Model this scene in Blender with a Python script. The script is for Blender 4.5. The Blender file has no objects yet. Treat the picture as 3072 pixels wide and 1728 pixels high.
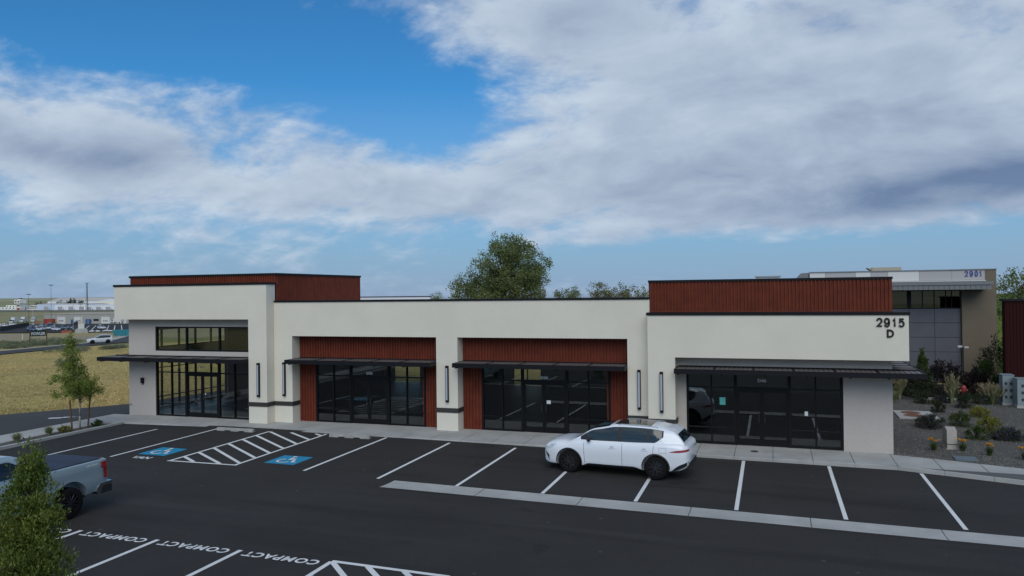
import bpy, bmesh, math, random
from mathutils import Vector, Matrix
rnd = random.Random(7)
R = math.radians
scene = bpy.context.scene
COL = scene.collection

# ------------------------------------------------------------------ camera
CAM = Vector((25.612, -21.460, 5.882))
yaw, pitch, roll = -0.32554, 0.0056406, -0.0118032
fw = Vector((math.sin(yaw) * math.cos(pitch), math.cos(yaw) * math.cos(pitch), math.sin(pitch)))
rt = Vector((math.cos(yaw), -math.sin(yaw), 0))
up = rt.cross(fw)
r2 = rt * math.cos(roll) + up * math.sin(roll)
u2 = up * math.cos(roll) - rt * math.sin(roll)
cd = bpy.data.cameras.new('camera')
cd.sensor_width = 36.0
cd.lens = 2294.19 / 3072 * 36.0
cd.clip_start = 0.1
cd.clip_end = 20000
cam = bpy.data.objects.new('camera', cd)
COL.objects.link(cam)
m = Matrix((r2, u2, -fw)).transposed().to_4x4()
m.translation = CAM
cam.matrix_world = m
scene.camera = cam

# ------------------------------------------------------------------ sky, sun, exposure
SUN_AZ, SUN_EL = 164.0, 40.0
world = bpy.data.worlds.new('World')
scene.world = world
world.use_nodes = True
wt = world.node_tree
wt.nodes.clear()


class NG:
    """small helper for node trees"""
    def __init__(s, tree): s.t = tree

    def n(s, typ, **kw):
        nd = s.t.nodes.new(typ)
        for k, v in kw.items(): setattr(nd, k, v)
        return nd

    def put(s, sock, v):
        if hasattr(v, 'is_linked') or hasattr(v, 'links'): s.t.links.new(v, sock)
        else: sock.default_value = v

    def math(s, op, a, b=None, c=None, clamp=False):
        nd = s.n('ShaderNodeMath', operation=op); nd.use_clamp = clamp
        s.put(nd.inputs[0], a)
        if b is not None: s.put(nd.inputs[1], b)
        if c is not None: s.put(nd.inputs[2], c)
        return nd.outputs[0]

    def noise(s, vec, scale, detail=5, rough=.55, dist=0.0, dim='3D', lac=2.0):
        nd = s.n('ShaderNodeTexNoise', noise_dimensions=dim)
        if vec is not None: s.t.links.new(vec, nd.inputs['Vector'])
        nd.inputs['Scale'].default_value = scale
        nd.inputs['Detail'].default_value = detail
        nd.inputs['Roughness'].default_value = rough
        nd.inputs['Distortion'].default_value = dist
        nd.inputs['Lacunarity'].default_value = lac
        return nd.outputs['Fac']

    def mapr(s, v, a, b, c=0.0, d=1.0, smooth=True):
        nd = s.n('ShaderNodeMapRange'); nd.interpolation_type = 'SMOOTHSTEP' if smooth else 'LINEAR'
        nd.clamp = True
        s.put(nd.inputs['Value'], v)
        for k, val in zip(('From Min', 'From Max', 'To Min', 'To Max'), (a, b, c, d)):
            s.put(nd.inputs[k], val)
        return nd.outputs['Result']

    def mix(s, f, a, b, blend='MIX'):
        nd = s.n('ShaderNodeMix', data_type='RGBA', blend_type=blend)
        s.put(nd.inputs[0], f)
        for i, v in ((6, a), (7, b)):
            if isinstance(v, tuple) and len(v) == 3: v = v + (1,)
            s.put(nd.inputs[i], v)
        return nd.outputs[2]

    def vadd(s, a, b, op='ADD'):
        nd = s.n('ShaderNodeVectorMath', operation=op)
        s.put(nd.inputs[0], a); s.put(nd.inputs[1], b)
        return nd.outputs[0]


g = NG(wt)
SKY_K = 0.085
tc = g.n('ShaderNodeTexCoord')
sep = g.n('ShaderNodeSeparateXYZ'); wt.links.new(tc.outputs['Generated'], sep.inputs[0])
X, Y, Z = sep.outputs
sky = g.n('ShaderNodeTexSky', sky_type='NISHITA')
sky.sun_disc = False
sky.sun_elevation = R(SUN_EL); sky.sun_rotation = R(SUN_AZ)
sky.altitude = 150; sky.air_density = 1.0; sky.dust_density = 0.6; sky.ozone_density = 3.0
# flat cloud deck seen from below
zc = g.math('ADD', g.math('MAXIMUM', Z, 0.0), 0.36)
px = g.math('DIVIDE', X, zc); py = g.math('DIVIDE', Y, zc)
cmb = g.n('ShaderNodeCombineXYZ'); g.put(cmb.inputs[0], px); g.put(cmb.inputs[1], py); cmb.inputs[2].default_value = 3.7
P = cmb.outputs[0]
rot = g.n('ShaderNodeMapping'); wt.links.new(P, rot.inputs['Vector'])
rot.inputs['Rotation'].default_value = (0, 0, R(24)); rot.inputs['Scale'].default_value = (1.0, 1.22, 1.0)
Q = rot.outputs[0]
n_big = g.noise(Q, 1.5, 4, .5, .3)
n_mid = g.noise(Q, 3.8, 9, .60, .3)
n_fine = g.noise(Q, 13.0, 7, .60, .2)
dens = g.math('ADD', g.math('MULTIPLY', n_big, .36), g.math('ADD', g.math('MULTIPLY', n_mid, .44), g.math('MULTIPLY', n_fine, .20)))
# the same field a little towards the sun: lit and shaded flanks of the clouds
Ql = g.vadd(Q, (0.03, -0.085, 0.035))
l_mid = g.noise(Ql, 3.8, 7, .60, .3)
l_big = g.noise(Ql, 1.5, 3, .5, .3)
lit = g.math('ADD', g.math('MULTIPLY', g.math('SUBTRACT', n_mid, l_mid), .95), g.math('MULTIPLY', g.math('SUBTRACT', n_big, l_big), 1.2))
az = g.math('MULTIPLY', g.math('ARCTAN2', X, Y), 57.2958)
el = g.math('MULTIPLY', g.math('ARCSINE', Z), 57.2958)


def blob(a0, e0, ra, re, tilt=0.0):
    da = g.math('SUBTRACT', az, a0)
    de = g.math('SUBTRACT', g.math('SUBTRACT', el, e0), g.math('MULTIPLY', da, tilt))
    u = g.math('POWER', g.math('ABSOLUTE', g.math('DIVIDE', da, ra)), 2.0)
    v = g.math('POWER', g.math('ABSOLUTE', g.math('DIVIDE', de, re)), 2.0)
    return g.math('EXPONENT', g.math('MULTIPLY', g.math('ADD', u, v), -1.0))


# where the day's cloud banks and gaps stand (azimuth, elevation, size, amount)
cover = 0.045
for (a0, e0, ra, re, tl, k) in (
        (-51, 10.7, 12, 3.0, -.14, .15), (-36, 8.0, 22, 2.5, -.03, .125),
        (0, 12, 20, 8.5, 0, .205), (-16, 19.3, 9, 2.4, .0, .14), (6, 6.3, 17, 2.4, .05, .10),
        (-33, 16.4, 10.0, 3.4, -.28, -.27), (-47, 18.0, 13, 3.2, -.1, -.24), (-24.0, 12.9, 4.6, 2.7, .1, -.17),
        (-34, 3.0, 24, 2.0, 0, -.07), (5, 2.2, 20, 1.7, 0, -.24), (-14, 3.9, 5, .7, .0, .10)):
    cover = g.math('ADD', cover, g.math('MULTIPLY', blob(a0, e0, ra, re, tl), k))
field = g.math('ADD', dens, cover)
alpha = g.mapr(field, .47, .665)
thick = g.mapr(field, .60, .86)
alpha = g.math('MULTIPLY', alpha, g.mapr(el, -1.0, 4.0, .30, .97))
dark = g.math('ADD', g.math('MULTIPLY', blob(12, 6.4, 15, 1.9, .04), .58), g.math('MULTIPLY', blob(-51, 9.4, 8, 1.0, -.05), .22))
bright = g.math('ADD', .74, lit)
bright = g.math('ADD', bright, g.math('MULTIPLY', g.math('SUBTRACT', n_fine, .5), .40))
bright = g.math('SUBTRACT', bright, g.math('MULTIPLY', thick, .32))
bright = g.math('SUBTRACT', bright, dark, clamp=True)
ccol = g.mix(bright, (.135, .20, .335), (.575, .665, .765))
skyc = g.mix(1.0, sky.outputs[0], (SKY_K * .30, SKY_K * .86, SKY_K * 1.20), 'MULTIPLY')
# air near the skyline
skyc = g.mix(g.mapr(el, -1, 15, 1.0, 0.0, smooth=False), skyc, (.255, .35, .51))
ccol = g.mix(g.mapr(el, 0, 8, .5, 0.0), ccol, (.33, .44, .60))
allc = g.mix(alpha, skyc, ccol)
below = g.mix(g.mapr(Z, -.02, 0.0), (.05, .05, .045), allc)
bg = g.n('ShaderNodeBackground'); wt.links.new(below, bg.inputs[0]); bg.inputs[1].default_value = 1.0
wo = g.n('ShaderNodeOutputWorld'); wt.links.new(bg.outputs[0], wo.inputs[0])

sd = bpy.data.lights.new('sun', 'SUN')
sd.energy = 1.5; sd.angle = R(50); sd.color = (1.0, .94, .855)
sun = bpy.data.objects.new('sun', sd); COL.objects.link(sun)
sv = Vector((math.sin(R(SUN_AZ)) * math.cos(R(SUN_EL)), math.cos(R(SUN_AZ)) * math.cos(R(SUN_EL)), math.sin(R(SUN_EL))))
sun.rotation_euler = sv.to_track_quat('Z', 'Y').to_euler()
sun.location = (20, -30, 60)
vs = scene.view_settings
vs.view_transform = 'Standard'; vs.look = 'None'; vs.gamma = 1.0; vs.exposure = 0.10
vs.use_curve_mapping = False

# ------------------------------------------------------------------ materials
MATS = {}


def mat(name, col, rough=.7, metal=0.0, spec=.5, var=0.0, vscale=3.0, bump=0.0, bscale=40.0, col2=None, fine=0.0, fscale=60.0,
        island=0.0, transl=0.0, clear=0.0, emit=None):
    """principled material: two-tone noise variation, fine speckle, bump relief, per-island value change"""
    if name in MATS: return MATS[name]
    mt = bpy.data.materials.new(name); mt.use_nodes = True
    t = mt.node_tree; n = NG(t)
    bs = t.nodes['Principled BSDF']; out = t.nodes['Material Output']
    bs.inputs['Roughness'].default_value = rough
    bs.inputs['Metallic'].default_value = metal
    bs.inputs['Specular IOR Level'].default_value = spec
    if clear: bs.inputs['Coat Weight'].default_value = clear; bs.inputs['Coat Roughness'].default_value = .03
    c = col + (1,)
    vec = None
    if var or bump or fine or col2:
        tcn = n.n('ShaderNodeTexCoord'); vec = tcn.outputs['Object']
        geo = n.n('ShaderNodeNewGeometry'); vec = geo.outputs['Position']
    if col2 or var:
        b = col2 or tuple(x * (1 - var) for x in col)
        f = n.mapr(n.noise(vec, vscale, 6, .6), .3, .7)
        c = n.mix(f, col, b)
    if fine:
        f2 = n.noise(vec, fscale, 3, .7)
        v = n.mapr(f2, .25, .75, 1 - fine, 1 + fine, smooth=False)
        cc = n.n('ShaderNodeCombineColor')
        for i in range(3): n.put(cc.inputs[i], v)
        c = n.mix(1.0, c, cc.outputs[0], 'MULTIPLY')
    if island:
        geo2 = n.n('ShaderNodeNewGeometry')
        v = n.mapr(geo2.outputs['Random Per Island'], 0, 1, 1 - island, 1 + island, smooth=False)
        cc = n.n('ShaderNodeCombineColor')
        n.put(cc.inputs[0], v); n.put(cc.inputs[1], v); n.put(cc.inputs[2], n.math('MULTIPLY', v, v) if transl else v)
        c = n.mix(1.0, c, cc.outputs[0], 'MULTIPLY')
    n.put(bs.inputs['Base Color'], c)
    if bump:
        bp = n.n('ShaderNodeBump'); bp.inputs['Strength'].default_value = bump; bp.inputs['Distance'].default_value = .02
        t.links.new(n.noise(vec, bscale, 4, .6), bp.inputs['Height'])
        t.links.new(bp.outputs[0], bs.inputs['Normal'])
    if transl:
        tr = n.n('ShaderNodeBsdfTranslucent'); n.put(tr.inputs[0], c)
        mx = n.n('ShaderNodeMixShader'); mx.inputs[0].default_value = transl
        t.links.new(bs.outputs[0], mx.inputs[1]); t.links.new(tr.outputs[0], mx.inputs[2])
        t.links.new(mx.outputs[0], out.inputs[0])
    if emit:
        bs.inputs['Emission Color'].default_value = emit[:3] + (1,); bs.inputs['Emission Strength'].default_value = emit[3]
    MATS[name] = mt
    return mt


def glass(name, tint, refl=1.0, ior=1.52, rough=0.0):
    if name in MATS: return MATS[name]
    mt = bpy.data.materials.new(name); mt.use_nodes = True
    t = mt.node_tree; n = NG(t); t.nodes.remove(t.nodes['Principled BSDF'])
    tr = n.n('ShaderNodeBsdfTransparent'); tr.inputs[0].default_value = tint + (1,)
    gl = n.n('ShaderNodeBsdfGlossy'); gl.inputs['Roughness'].default_value = rough; gl.inputs[0].default_value = (.93, .97, 1, 1)
    ge = n.n('ShaderNodeNewGeometry'); dt = n.n('ShaderNodeVectorMath', operation='DOT_PRODUCT')      # Schlick, the same for both faces of a pane
    t.links.new(ge.outputs['Normal'], dt.inputs[0]); t.links.new(ge.outputs['Incoming'], dt.inputs[1])
    sch = n.math('MULTIPLY_ADD', n.math('POWER', n.math('SUBTRACT', 1.0, n.math('ABSOLUTE', dt.outputs['Value'])), 5.0), .957, .043)
    mx = n.n('ShaderNodeMixShader'); n.put(mx.inputs[0], n.math('MULTIPLY', sch, refl, clamp=True))
    t.links.new(tr.outputs[0], mx.inputs[1]); t.links.new(gl.outputs[0], mx.inputs[2])
    t.links.new(mx.outputs[0], t.nodes['Material Output'].inputs[0])
    MATS[name] = mt
    return mt


def asphalt_mat(name, base, spots=True, wear=None):
    mt = bpy.data.materials.new(name); mt.use_nodes = True
    t = mt.node_tree; n = NG(t); bs = t.nodes['Principled BSDF']
    geo = n.n('ShaderNodeNewGeometry'); v = geo.outputs['Position']
    c = n.mix(n.mapr(n.noise(v, .22, 5, .6), .3, .7), base, tuple(x * 1.28 for x in base))
    c = n.mix(n.mapr(n.noise(v, 1.3, 5, .65), .52, .8, 0, .45), c, tuple(x * .72 for x in base))
    ag = n.mapr(n.noise(v, 48, 4, .85), .3, .72, .45, 1.75, smooth=False)
    cc = n.n('ShaderNodeCombineColor')
    for i in range(3): n.put(cc.inputs[i], ag)
    c = n.mix(1.0, c, cc.outputs[0], 'MULTIPLY')
    if spots:   # scuffs of dust and dried spills
        mp = n.n('ShaderNodeMapping'); mp.inputs['Scale'].default_value = (.7, 2.2, 1); t.links.new(v, mp.inputs[0])
        c = n.mix(n.mapr(n.noise(mp.outputs[0], 1.1, 7, .68, .6), .69, .80, 0, .45), c, (.16, .16, .155))
        mp2 = n.n('ShaderNodeMapping'); mp2.inputs['Scale'].default_value = (.16, 1.6, 1); t.links.new(v, mp2.inputs[0])
        c = n.mix(n.mapr(n.noise(mp2.outputs[0], .5, 4, .5), .5, .72, 0, .5), c, tuple(x * .55 for x in base))
        c = n.mix(n.mapr(n.noise(v, .55, 3, .5), .66, .74, 0, .5), c, tuple(x * .5 for x in base))
        mp3 = n.n('ShaderNodeMapping'); mp3.inputs['Scale'].default_value = (.05, .9, 1); t.links.new(v, mp3.inputs[0])
        c = n.mix(n.mapr(n.noise(mp3.outputs[0], 1.0, 3, .5), .56, .70, 0, .35), c, tuple(x * 1.9 for x in base))
        vo = n.n('ShaderNodeTexVoronoi'); t.links.new(v, vo.inputs['Vector']); vo.inputs['Scale'].default_value = .9
        c = n.mix(n.mapr(n.math('ADD', vo.outputs['Distance'], n.math('MULTIPLY', n.noise(v, 14, 3, .6), .05)), .055, .085, .55, 0), c, (.11, .108, .10))
    n.put(bs.inputs['Base Color'], c)
    bs.inputs['Roughness'].default_value = .82
    bs.inputs['Specular IOR Level'].default_value = .22
    bp = n.n('ShaderNodeBump'); bp.inputs['Strength'].default_value = .35; bp.inputs['Distance'].default_value = .01
    t.links.new(n.noise(v, 60, 3, .7), bp.inputs['Height']); t.links.new(bp.outputs[0], bs.inputs['Normal'])
    MATS[name] = mt
    return mt


def paint_mat(name, col, worn=.6):
    mt = bpy.data.materials.new(name); mt.use_nodes = True
    t = mt.node_tree; n = NG(t); bs = t.nodes['Principled BSDF']
    v = n.n('ShaderNodeNewGeometry').outputs['Position']
    c = n.mix(n.mapr(n.noise(v, 22, 5, .8), .56, .74, 0, worn), col, (.06, .06, .06))
    c = n.mix(n.mapr(n.noise(v, 1.4, 4, .6), .35, .8, 0, .28), c, tuple(x * .6 for x in col))
    n.put(bs.inputs['Base Color'], c); bs.inputs['Roughness'].default_value = .75
    MATS[name] = mt
    return mt


asphalt_mat('asphalt', (.0275, .0255, .0238))
asphalt_mat('asphalt_old', (.048, .046, .045), spots=False)
paint_mat('paint_white', (.72, .72, .70)); paint_mat('paint_blue', (.008, .25, .43), .15)
mat('concrete', (.43, .425, .40), .85, var=.22, vscale=.9, fine=.14, fscale=70, bump=.25, bscale=90)
mat('concrete_kerb', (.31, .30, .27), .9, var=.3, vscale=1.7, fine=.16, fscale=60, bump=.3, bscale=70)
mat('joint', (.10, .10, .095), .95)
mat('stucco_white', (.75, .70, .585), .9, var=.075, vscale=.5, fine=.07, fscale=45, bump=.35, bscale=55)
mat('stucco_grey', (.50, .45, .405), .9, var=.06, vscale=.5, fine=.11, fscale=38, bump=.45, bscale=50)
mat('coping', (.009, .009, .010), .6, spec=.2)
mat('band', (.035, .032, .028), .7)
mat('red_steel', (.165, .036, .018), .6, var=.18, vscale=2.5, spec=.2, col2=(.125, .026, .014))
mat('awning_steel', (.009, .009, .011), .6, spec=.2)
mat('awning_panel', (.15, .13, .122), .55, var=.15, vscale=2)
mat('frame_black', (.006, .006, .007), .5, spec=.2)
mat('diffuser', (.40, .44, .50), .4)
mat('black_letter', (.008, .008, .009), .5)
mat('white_letter', (.65, .65, .65), .6)
mat('roof_membrane', (.62, .62, .62), .8)
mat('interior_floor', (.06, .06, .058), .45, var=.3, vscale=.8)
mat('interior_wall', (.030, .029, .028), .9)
mat('interior_brick', (.075, .050, .040), .9)
mat('paper', (.70, .72, .72), .7); mat('teal_paper', (.10, .42, .36), .7)
glass('store_glass', (.80, .82, .79), 1.7)
glass('clear_glass', (.90, .92, .90), 1.2)
glass('car_glass', (.10, .12, .12), 1.0)
mat('metal_grey', (.42, .43, .44), .45, metal=.7); mat('steel_dark', (.05, .05, .05), .5, metal=.4)

# ------------------------------------------------------------------ mesh helpers
class MB:
    def __init__(s): s.v = []; s.f = []

    def add(s, vs_, fs_):
        o = len(s.v); s.v += [tuple(p) for p in vs_]; s.f += [tuple(i + o for i in f) for f in fs_]
        return s

    def box(s, x0, x1, y0, y1, z0, z1):
        return s.add([(x0, y0, z0), (x1, y0, z0), (x1, y1, z0), (x0, y1, z0), (x0, y0, z1), (x1, y0, z1), (x1, y1, z1), (x0, y1, z1)],
                     [(0, 3, 2, 1), (4, 5, 6, 7), (0, 1, 5, 4), (1, 2, 6, 5), (2, 3, 7, 6), (3, 0, 4, 7)])

    def prism(s, poly, a0, a1, axis='y'):
        """polygon (two coordinates) extruded along an axis; y: poly in x,z   z: poly in x,y   x: poly in y,z"""
        n = len(poly)
        def mk(p, a): return {'y': (p[0], a, p[1]), 'z': (p[0], p[1], a), 'x': (a, p[0], p[1])}[axis]
        vs_ = [mk(p, a0) for p in poly] + [mk(p, a1) for p in poly]
        fs_ = [tuple(range(n)), tuple(range(2 * n - 1, n - 1, -1))] + [(i, i + n, (i + 1) % n + n, (i + 1) % n) for i in range(n)]
        return s.add(vs_, fs_)

    def tube(s, p0, p1, r0, r1=None, n=8, cap=True):
        r1 = r0 if r1 is None else r1
        p0, p1 = Vector(p0), Vector(p1); d = (p1 - p0)
        if d.length < 1e-6: return s
        d.normalize(); a = d.orthogonal().normalized(); b = d.cross(a)
        vs_ = []
        for p, r in ((p0, r0), (p1, r1)):
            for i in range(n):
                t = 2 * math.pi * i / n; vs_.append(p + a * (r * math.cos(t)) + b * (r * math.sin(t)))
        fs_ = [(i, (i + 1) % n, (i + 1) % n + n, i + n) for i in range(n)]
        if cap: fs_ += [tuple(range(n - 1, -1, -1)), tuple(range(n, 2 * n))]
        return s.add(vs_, fs_)

    def path(s, pts, rad, n=7):
        for i in range(len(pts) - 1): s.tube(pts[i], pts[i + 1], rad[i], rad[i + 1], n)
        return s

    def grid(s, fn, nu, nv, flip=False):
        vs_ = [fn(i / nu, j / nv) for i in range(nu + 1) for j in range(nv + 1)]
        fs_ = []
        for i in range(nu):
            for j in range(nv):
                a = i * (nv + 1) + j
                q = (a, a + nv + 1, a + nv + 2, a + 1)
                fs_.append(q[::-1] if flip else q)
        return s.add(vs_, fs_)

    def lathe(s, prof, n=24, axis='z', c=(0, 0, 0)):
        """profile of (radius, height) turned about an axis"""
        vs_ = []
        for r, hgt in prof:
            for i in range(n):
                t = 2 * math.pi * i / n; a, b = r * math.cos(t), r * math.sin(t)
                p = (a, b, hgt) if axis == 'z' else (a, hgt, b)
                vs_.append((p[0] + c[0], p[1] + c[1], p[2] + c[2]))
        fs_ = []
        for k in range(len(prof) - 1):
            for i in range(n):
                j = (i + 1) % n
                fs_.append((k * n + i, k * n + j, (k + 1) * n + j, (k + 1) * n + i))
        return s.add(vs_, fs_)

    def mesh(s, name, material, smooth=False):
        me = bpy.data.meshes.new(name); me.from_pydata(s.v, [], s.f); me.validate()
        if material: me.materials.append(MATS[material] if isinstance(material, str) else material)
        if smooth:
            me.polygons.foreach_set('use_smooth', [True] * len(me.polygons))
        return me

    def build(s, name, material, parent=None, smooth=False, fix=True, sharp=None):
        me = s.mesh(name, material, smooth)
        if fix:
            bm = bmesh.new(); bm.from_mesh(me); bmesh.ops.recalc_face_normals(bm, faces=bm.faces[:]); bm.to_mesh(me); bm.free()
        if smooth and sharp: me.set_sharp_from_angle(angle=R(sharp))
        return link(name, me, parent)


def link(name, me, parent=None, loc=None):
    o = bpy.data.objects.new(name, me); COL.objects.link(o)
    if parent is not None: o.parent = parent
    if loc is not None: o.location = loc
    return o


def tag(o, label=None, cat=None, group=None, kind=None):
    if label: o['label'] = label
    if cat: o['category'] = cat
    if group: o['group'] = group
    if kind: o['kind'] = kind
    return o


def empty(name, loc=(0, 0, 0), rz=0.0, label=None, cat=None, group=None):
    o = bpy.data.objects.new(name, None); COL.objects.link(o)
    o.location = loc; o.rotation_euler = (0, 0, rz); o.empty_display_size = .2
    return tag(o, label, cat, group)


CH = {}


def copy_tree(o, parent=None):
    c = o.copy(); COL.objects.link(c)
    if parent is not None: c.parent = parent
    for ch in list(o.children): copy_tree(ch, c)
    return c


def part(b, name, material, root, smooth=False, sharp=None, fix=True):
    """build in world coordinates under an unrotated root: shift by the root's place"""
    o = b.build(name, material, None, smooth, fix, sharp)
    if root is not None:
        off = Vector((0, 0, 0)); r = root
        while r is not None: off += r.location; r = r.parent
        o.data.transform(Matrix.Translation(-off)); o.parent = root
    return o


def text_mesh(txt, size, extrude=.0, offset=0.0, align='CENTER', space=1.0):
    cu = bpy.data.curves.new('txt', 'FONT'); cu.body = txt; cu.size = size; cu.extrude = extrude; cu.offset = offset
    cu.align_x = align; cu.space_character = space; cu.resolution_u = 3
    o = bpy.data.objects.new('txt', cu); COL.objects.link(o)
    dg = bpy.context.evaluated_depsgraph_get()
    me = bpy.data.meshes.new_from_object(o.evaluated_get(dg))
    bpy.data.objects.remove(o); bpy.data.curves.remove(cu)
    return me


def text_obj(name, txt, size, material, mtx, parent=None, extrude=.0, offset=0.0, space=1.0, fit=None):
    me = text_mesh(txt, size, extrude, offset, 'CENTER', space)
    xs = [v.co.x for v in me.vertices]; ys = [v.co.y for v in me.vertices]
    cx, cy = (min(xs) + max(xs)) / 2, (min(ys) + max(ys)) / 2
    sx = sy = 1.0
    if fit: sx, sy = fit[0] / (max(xs) - min(xs)), fit[1] / (max(ys) - min(ys))
    me.transform(Matrix.Diagonal((sx, sy, 1, 1)) @ Matrix.Translation((-cx, -cy, 0)))
    me.transform(mtx)
    if parent is not None:
        off = Vector((0, 0, 0)); r = parent
        while r is not None: off += r.location; r = r.parent
        me.transform(Matrix.Translation(-off))
    me.materials.clear(); me.materials.append(MATS[material]); me.name = name
    return link(name, me, parent)


def drape(o, dz):
    """lay flat lettering on the falling asphalt"""
    for q in o.data.vertices: q.co.z = zlot(q.co.x, q.co.y) + dz


def arc_pts(cx, cy, rx, ry, a0, a1, n=12): return [(cx + rx * math.cos(R(a0 + (a1 - a0) * i / n)), cy + ry * math.sin(R(a0 + (a1 - a0) * i / n))) for i in range(n + 1)]


GLYPH = {   # stroke centre lines of grotesque capitals and figures in a unit box
    '2': [arc_pts(.5, .70, .40, .30, 175, -20) + [(.62, .38), (.14, .06), (.95, .06)]],
    '9': [arc_pts(.5, .68, .38, .32, 180, 540, 24), arc_pts(.5, .34, .38, .34, -160, -10, 9) + [(.88, .45), (.88, .66)]],
    '1': [[(.22, .74), (.40, .78), (.54, .96), (.54, 0)]],
    '5': [[(.90, .93), (.26, .93), (.16, .50)] + arc_pts(.48, .33, .42, .33, 125, -150, 14)],
    '0': [arc_pts(.5, .5, .38, .50, 0, 360, 24)],
    'D': [[(.08, .03), (.08, .97), (.42, .97)] + arc_pts(.42, .5, .50, .47, 90, -90, 12) + [(.08, .03)]]}


def glyph(ch, x, y, z, w, h, sw, depth, name, material, parent):
    mb = MB()
    for pl in GLYPH[ch]:
        P_ = [Vector((sw * .35 + p[0] * (w - sw * .7), sw * .45 + p[1] * (h - sw * .9))) for p in pl]; k = len(P_); closed = (P_[0] - P_[-1]).length < 1e-4
        L_, R_ = [], []
        for i in range(k):
            a = P_[i - 1] if i else (P_[-2] if closed else P_[0]); b = P_[i + 1] if i < k - 1 else (P_[1] if closed else P_[-1])
            d0 = (P_[i] - a); d1 = (b - P_[i])
            d0 = d0.normalized() if d0.length > 1e-6 else d1.normalized(); d1 = d1.normalized() if d1.length > 1e-6 else d0
            n0 = Vector((-d0.y, d0.x)); n1 = Vector((-d1.y, d1.x)); mi = n0 + n1
            mi = mi.normalized() if mi.length > 1e-3 else n0
            s_ = min(1.8, 1 / max(.3, mi.dot(n0))) * sw / 2
            L_.append(P_[i] + mi * s_); R_.append(P_[i] - mi * s_)
        o = len(mb.v)
        for i in range(k):
            for q in (L_[i], R_[i]):
                mb.v += [(x + q.x, y - depth, z + q.y), (x + q.x, y, z + q.y)]
        for i in range(k - 1):
            a, b = o + 4 * i, o + 4 * (i + 1)
            mb.f += [(a, b, b + 2, a + 2), (a, a + 1, b + 1, b), (a + 2, b + 2, b + 3, a + 3)]
        if not closed: mb.f += [(o, o + 2, o + 3, o + 1), (o + 4 * (k - 1), o + 4 * (k - 1) + 1, o + 4 * (k - 1) + 3, o + 4 * (k - 1) + 2)]
    return part(mb, name, material, parent)


FACE_CAM = Matrix.Rotation(R(90), 4, 'X')      # upright text on a wall that faces -Y


def interp(x, xs, ys):
    if x <= xs[0]: return ys[0]
    for i in range(1, len(xs)):
        if x <= xs[i]:
            t = (x - xs[i - 1]) / (xs[i] - xs[i - 1]); return ys[i - 1] + t * (ys[i] - ys[i - 1])
    return ys[-1]


def sstep(a, b, x):
    t = max(0, min(1, (x - a) / (b - a))); return t * t * (3 - 2 * t)


# ------------------------------------------------------------------ ground heights
DT = [0, 46, 160, 339, 533, 1134, 1800, 3500, 6000, 9000]; ZT = [0, 0, -2.94, -7.06, -9.41, -10.58, -9.5, -6, 2, 4]


def terrain(x, y):
    d = math.hypot(x - CAM.x, y - CAM.y); a = math.degrees(math.atan2(x - CAM.x, y - CAM.y))
    mk = sstep(-30, -42, a) if a <= 0 else 0
    mk *= sstep(-175, -150, a) if a < -100 else 1
    z = interp(d, DT, ZT) * mk
    if -100 < a < 60: z -= .013 * max(0, d - 150) * (sstep(-44.5, -41.0, a) if a < 0 else 1)      # the land falls away behind the shops
    hill = 4.8 * sstep(36, 88, y) * sstep(26, 46, x)
    return z + hill - .06


def zlot(x, y):
    return interp(x, [-40, -12, -5, 3, 12, 33, 45, 70], [-.12, -.07, -.05, .072, .03, -.165, -.22, -.3]) + .0062 * min(max(y, 0), 7)


def zwalk(x): return interp(x, [-6, 13, 29, 36, 45], [.105, .105, .06, .02, -.05])


# terrain sheet: fine rings near, wide rings far, so one sheet reaches the horizon
def build_ground():
    radii = [0, 3, 8, 14, 20, 26, 32, 38, 44, 50, 56, 64, 74, 86, 100, 118, 138, 160, 185, 215, 250, 290, 339, 400, 465, 533, 650, 800, 960, 1134,
             1400, 1800, 2400, 3500, 4700, 6000, 7500, 9000]
    na = 216; mb = MB(); vs_ = []
    for r in radii[1:]:
        for i in range(na):
            a = 2 * math.pi * i / na; x, y = CAM.x + r * math.sin(a), CAM.y + r * math.cos(a)
            z = terrain(x, y)
            if r < 60: z = -.30 if r < 34 or (-12 < x < 60 and y < 26) else z
            if r > 2000: z += 3.0 * math.sin(a * 9 + 1.0) * math.sin(a * 4.3 + r * .001) * min(1, (r - 2000) / 3000)
            vs_.append((x, y, z))
    mb.v = [(CAM.x, CAM.y, -.30)] + vs_
    for i in range(na): mb.f.append((0, 1 + i, 1 + (i + 1) % na))
    for k in range(len(radii) - 2):
        for i in range(na):
            j = (i + 1) % na; a = 1 + k * na
            mb.f.append((a + i, a + na + i, a + na + j, a + j))
    return mb


gm = bpy.data.materials.new('ground_mat'); gm.use_nodes = True
n = NG(gm.node_tree); bs = gm.node_tree.nodes['Principled BSDF']
v = n.n('ShaderNodeNewGeometry').outputs['Position']
sp = n.n('ShaderNodeSeparateXYZ'); gm.node_tree.links.new(v, sp.inputs[0])
dry = n.mix(n.mapr(n.noise(v, .35, 6, .6), .35, .68), (.52, .39, .15), (.41, .30, .115))
dry = n.mix(n.mapr(n.noise(v, .07, 5, .6), .46, .60), dry, (.41, .345, .13))
dry = n.mix(n.mapr(n.noise(v, .22, 6, .65), .56, .68, 0, .85), dry, (.15, .12, .07))
grn = n.mix(n.mapr(n.noise(v, .5, 5, .6), .35, .68), (.15, .17, .065), (.24, .215, .09))
far = n.mix(n.mapr(n.noise(v, .010, 5, .6), .42, .58), (.30, .26, .15), (.20, .21, .095))  # distant ground colours are lightened to stand in for haze
farther = n.mix(n.mapr(n.noise(v, .0035, 5, .6), .42, .58), (.34, .30, .18), (.20, .225, .11))  # lightened for haze as well
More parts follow.
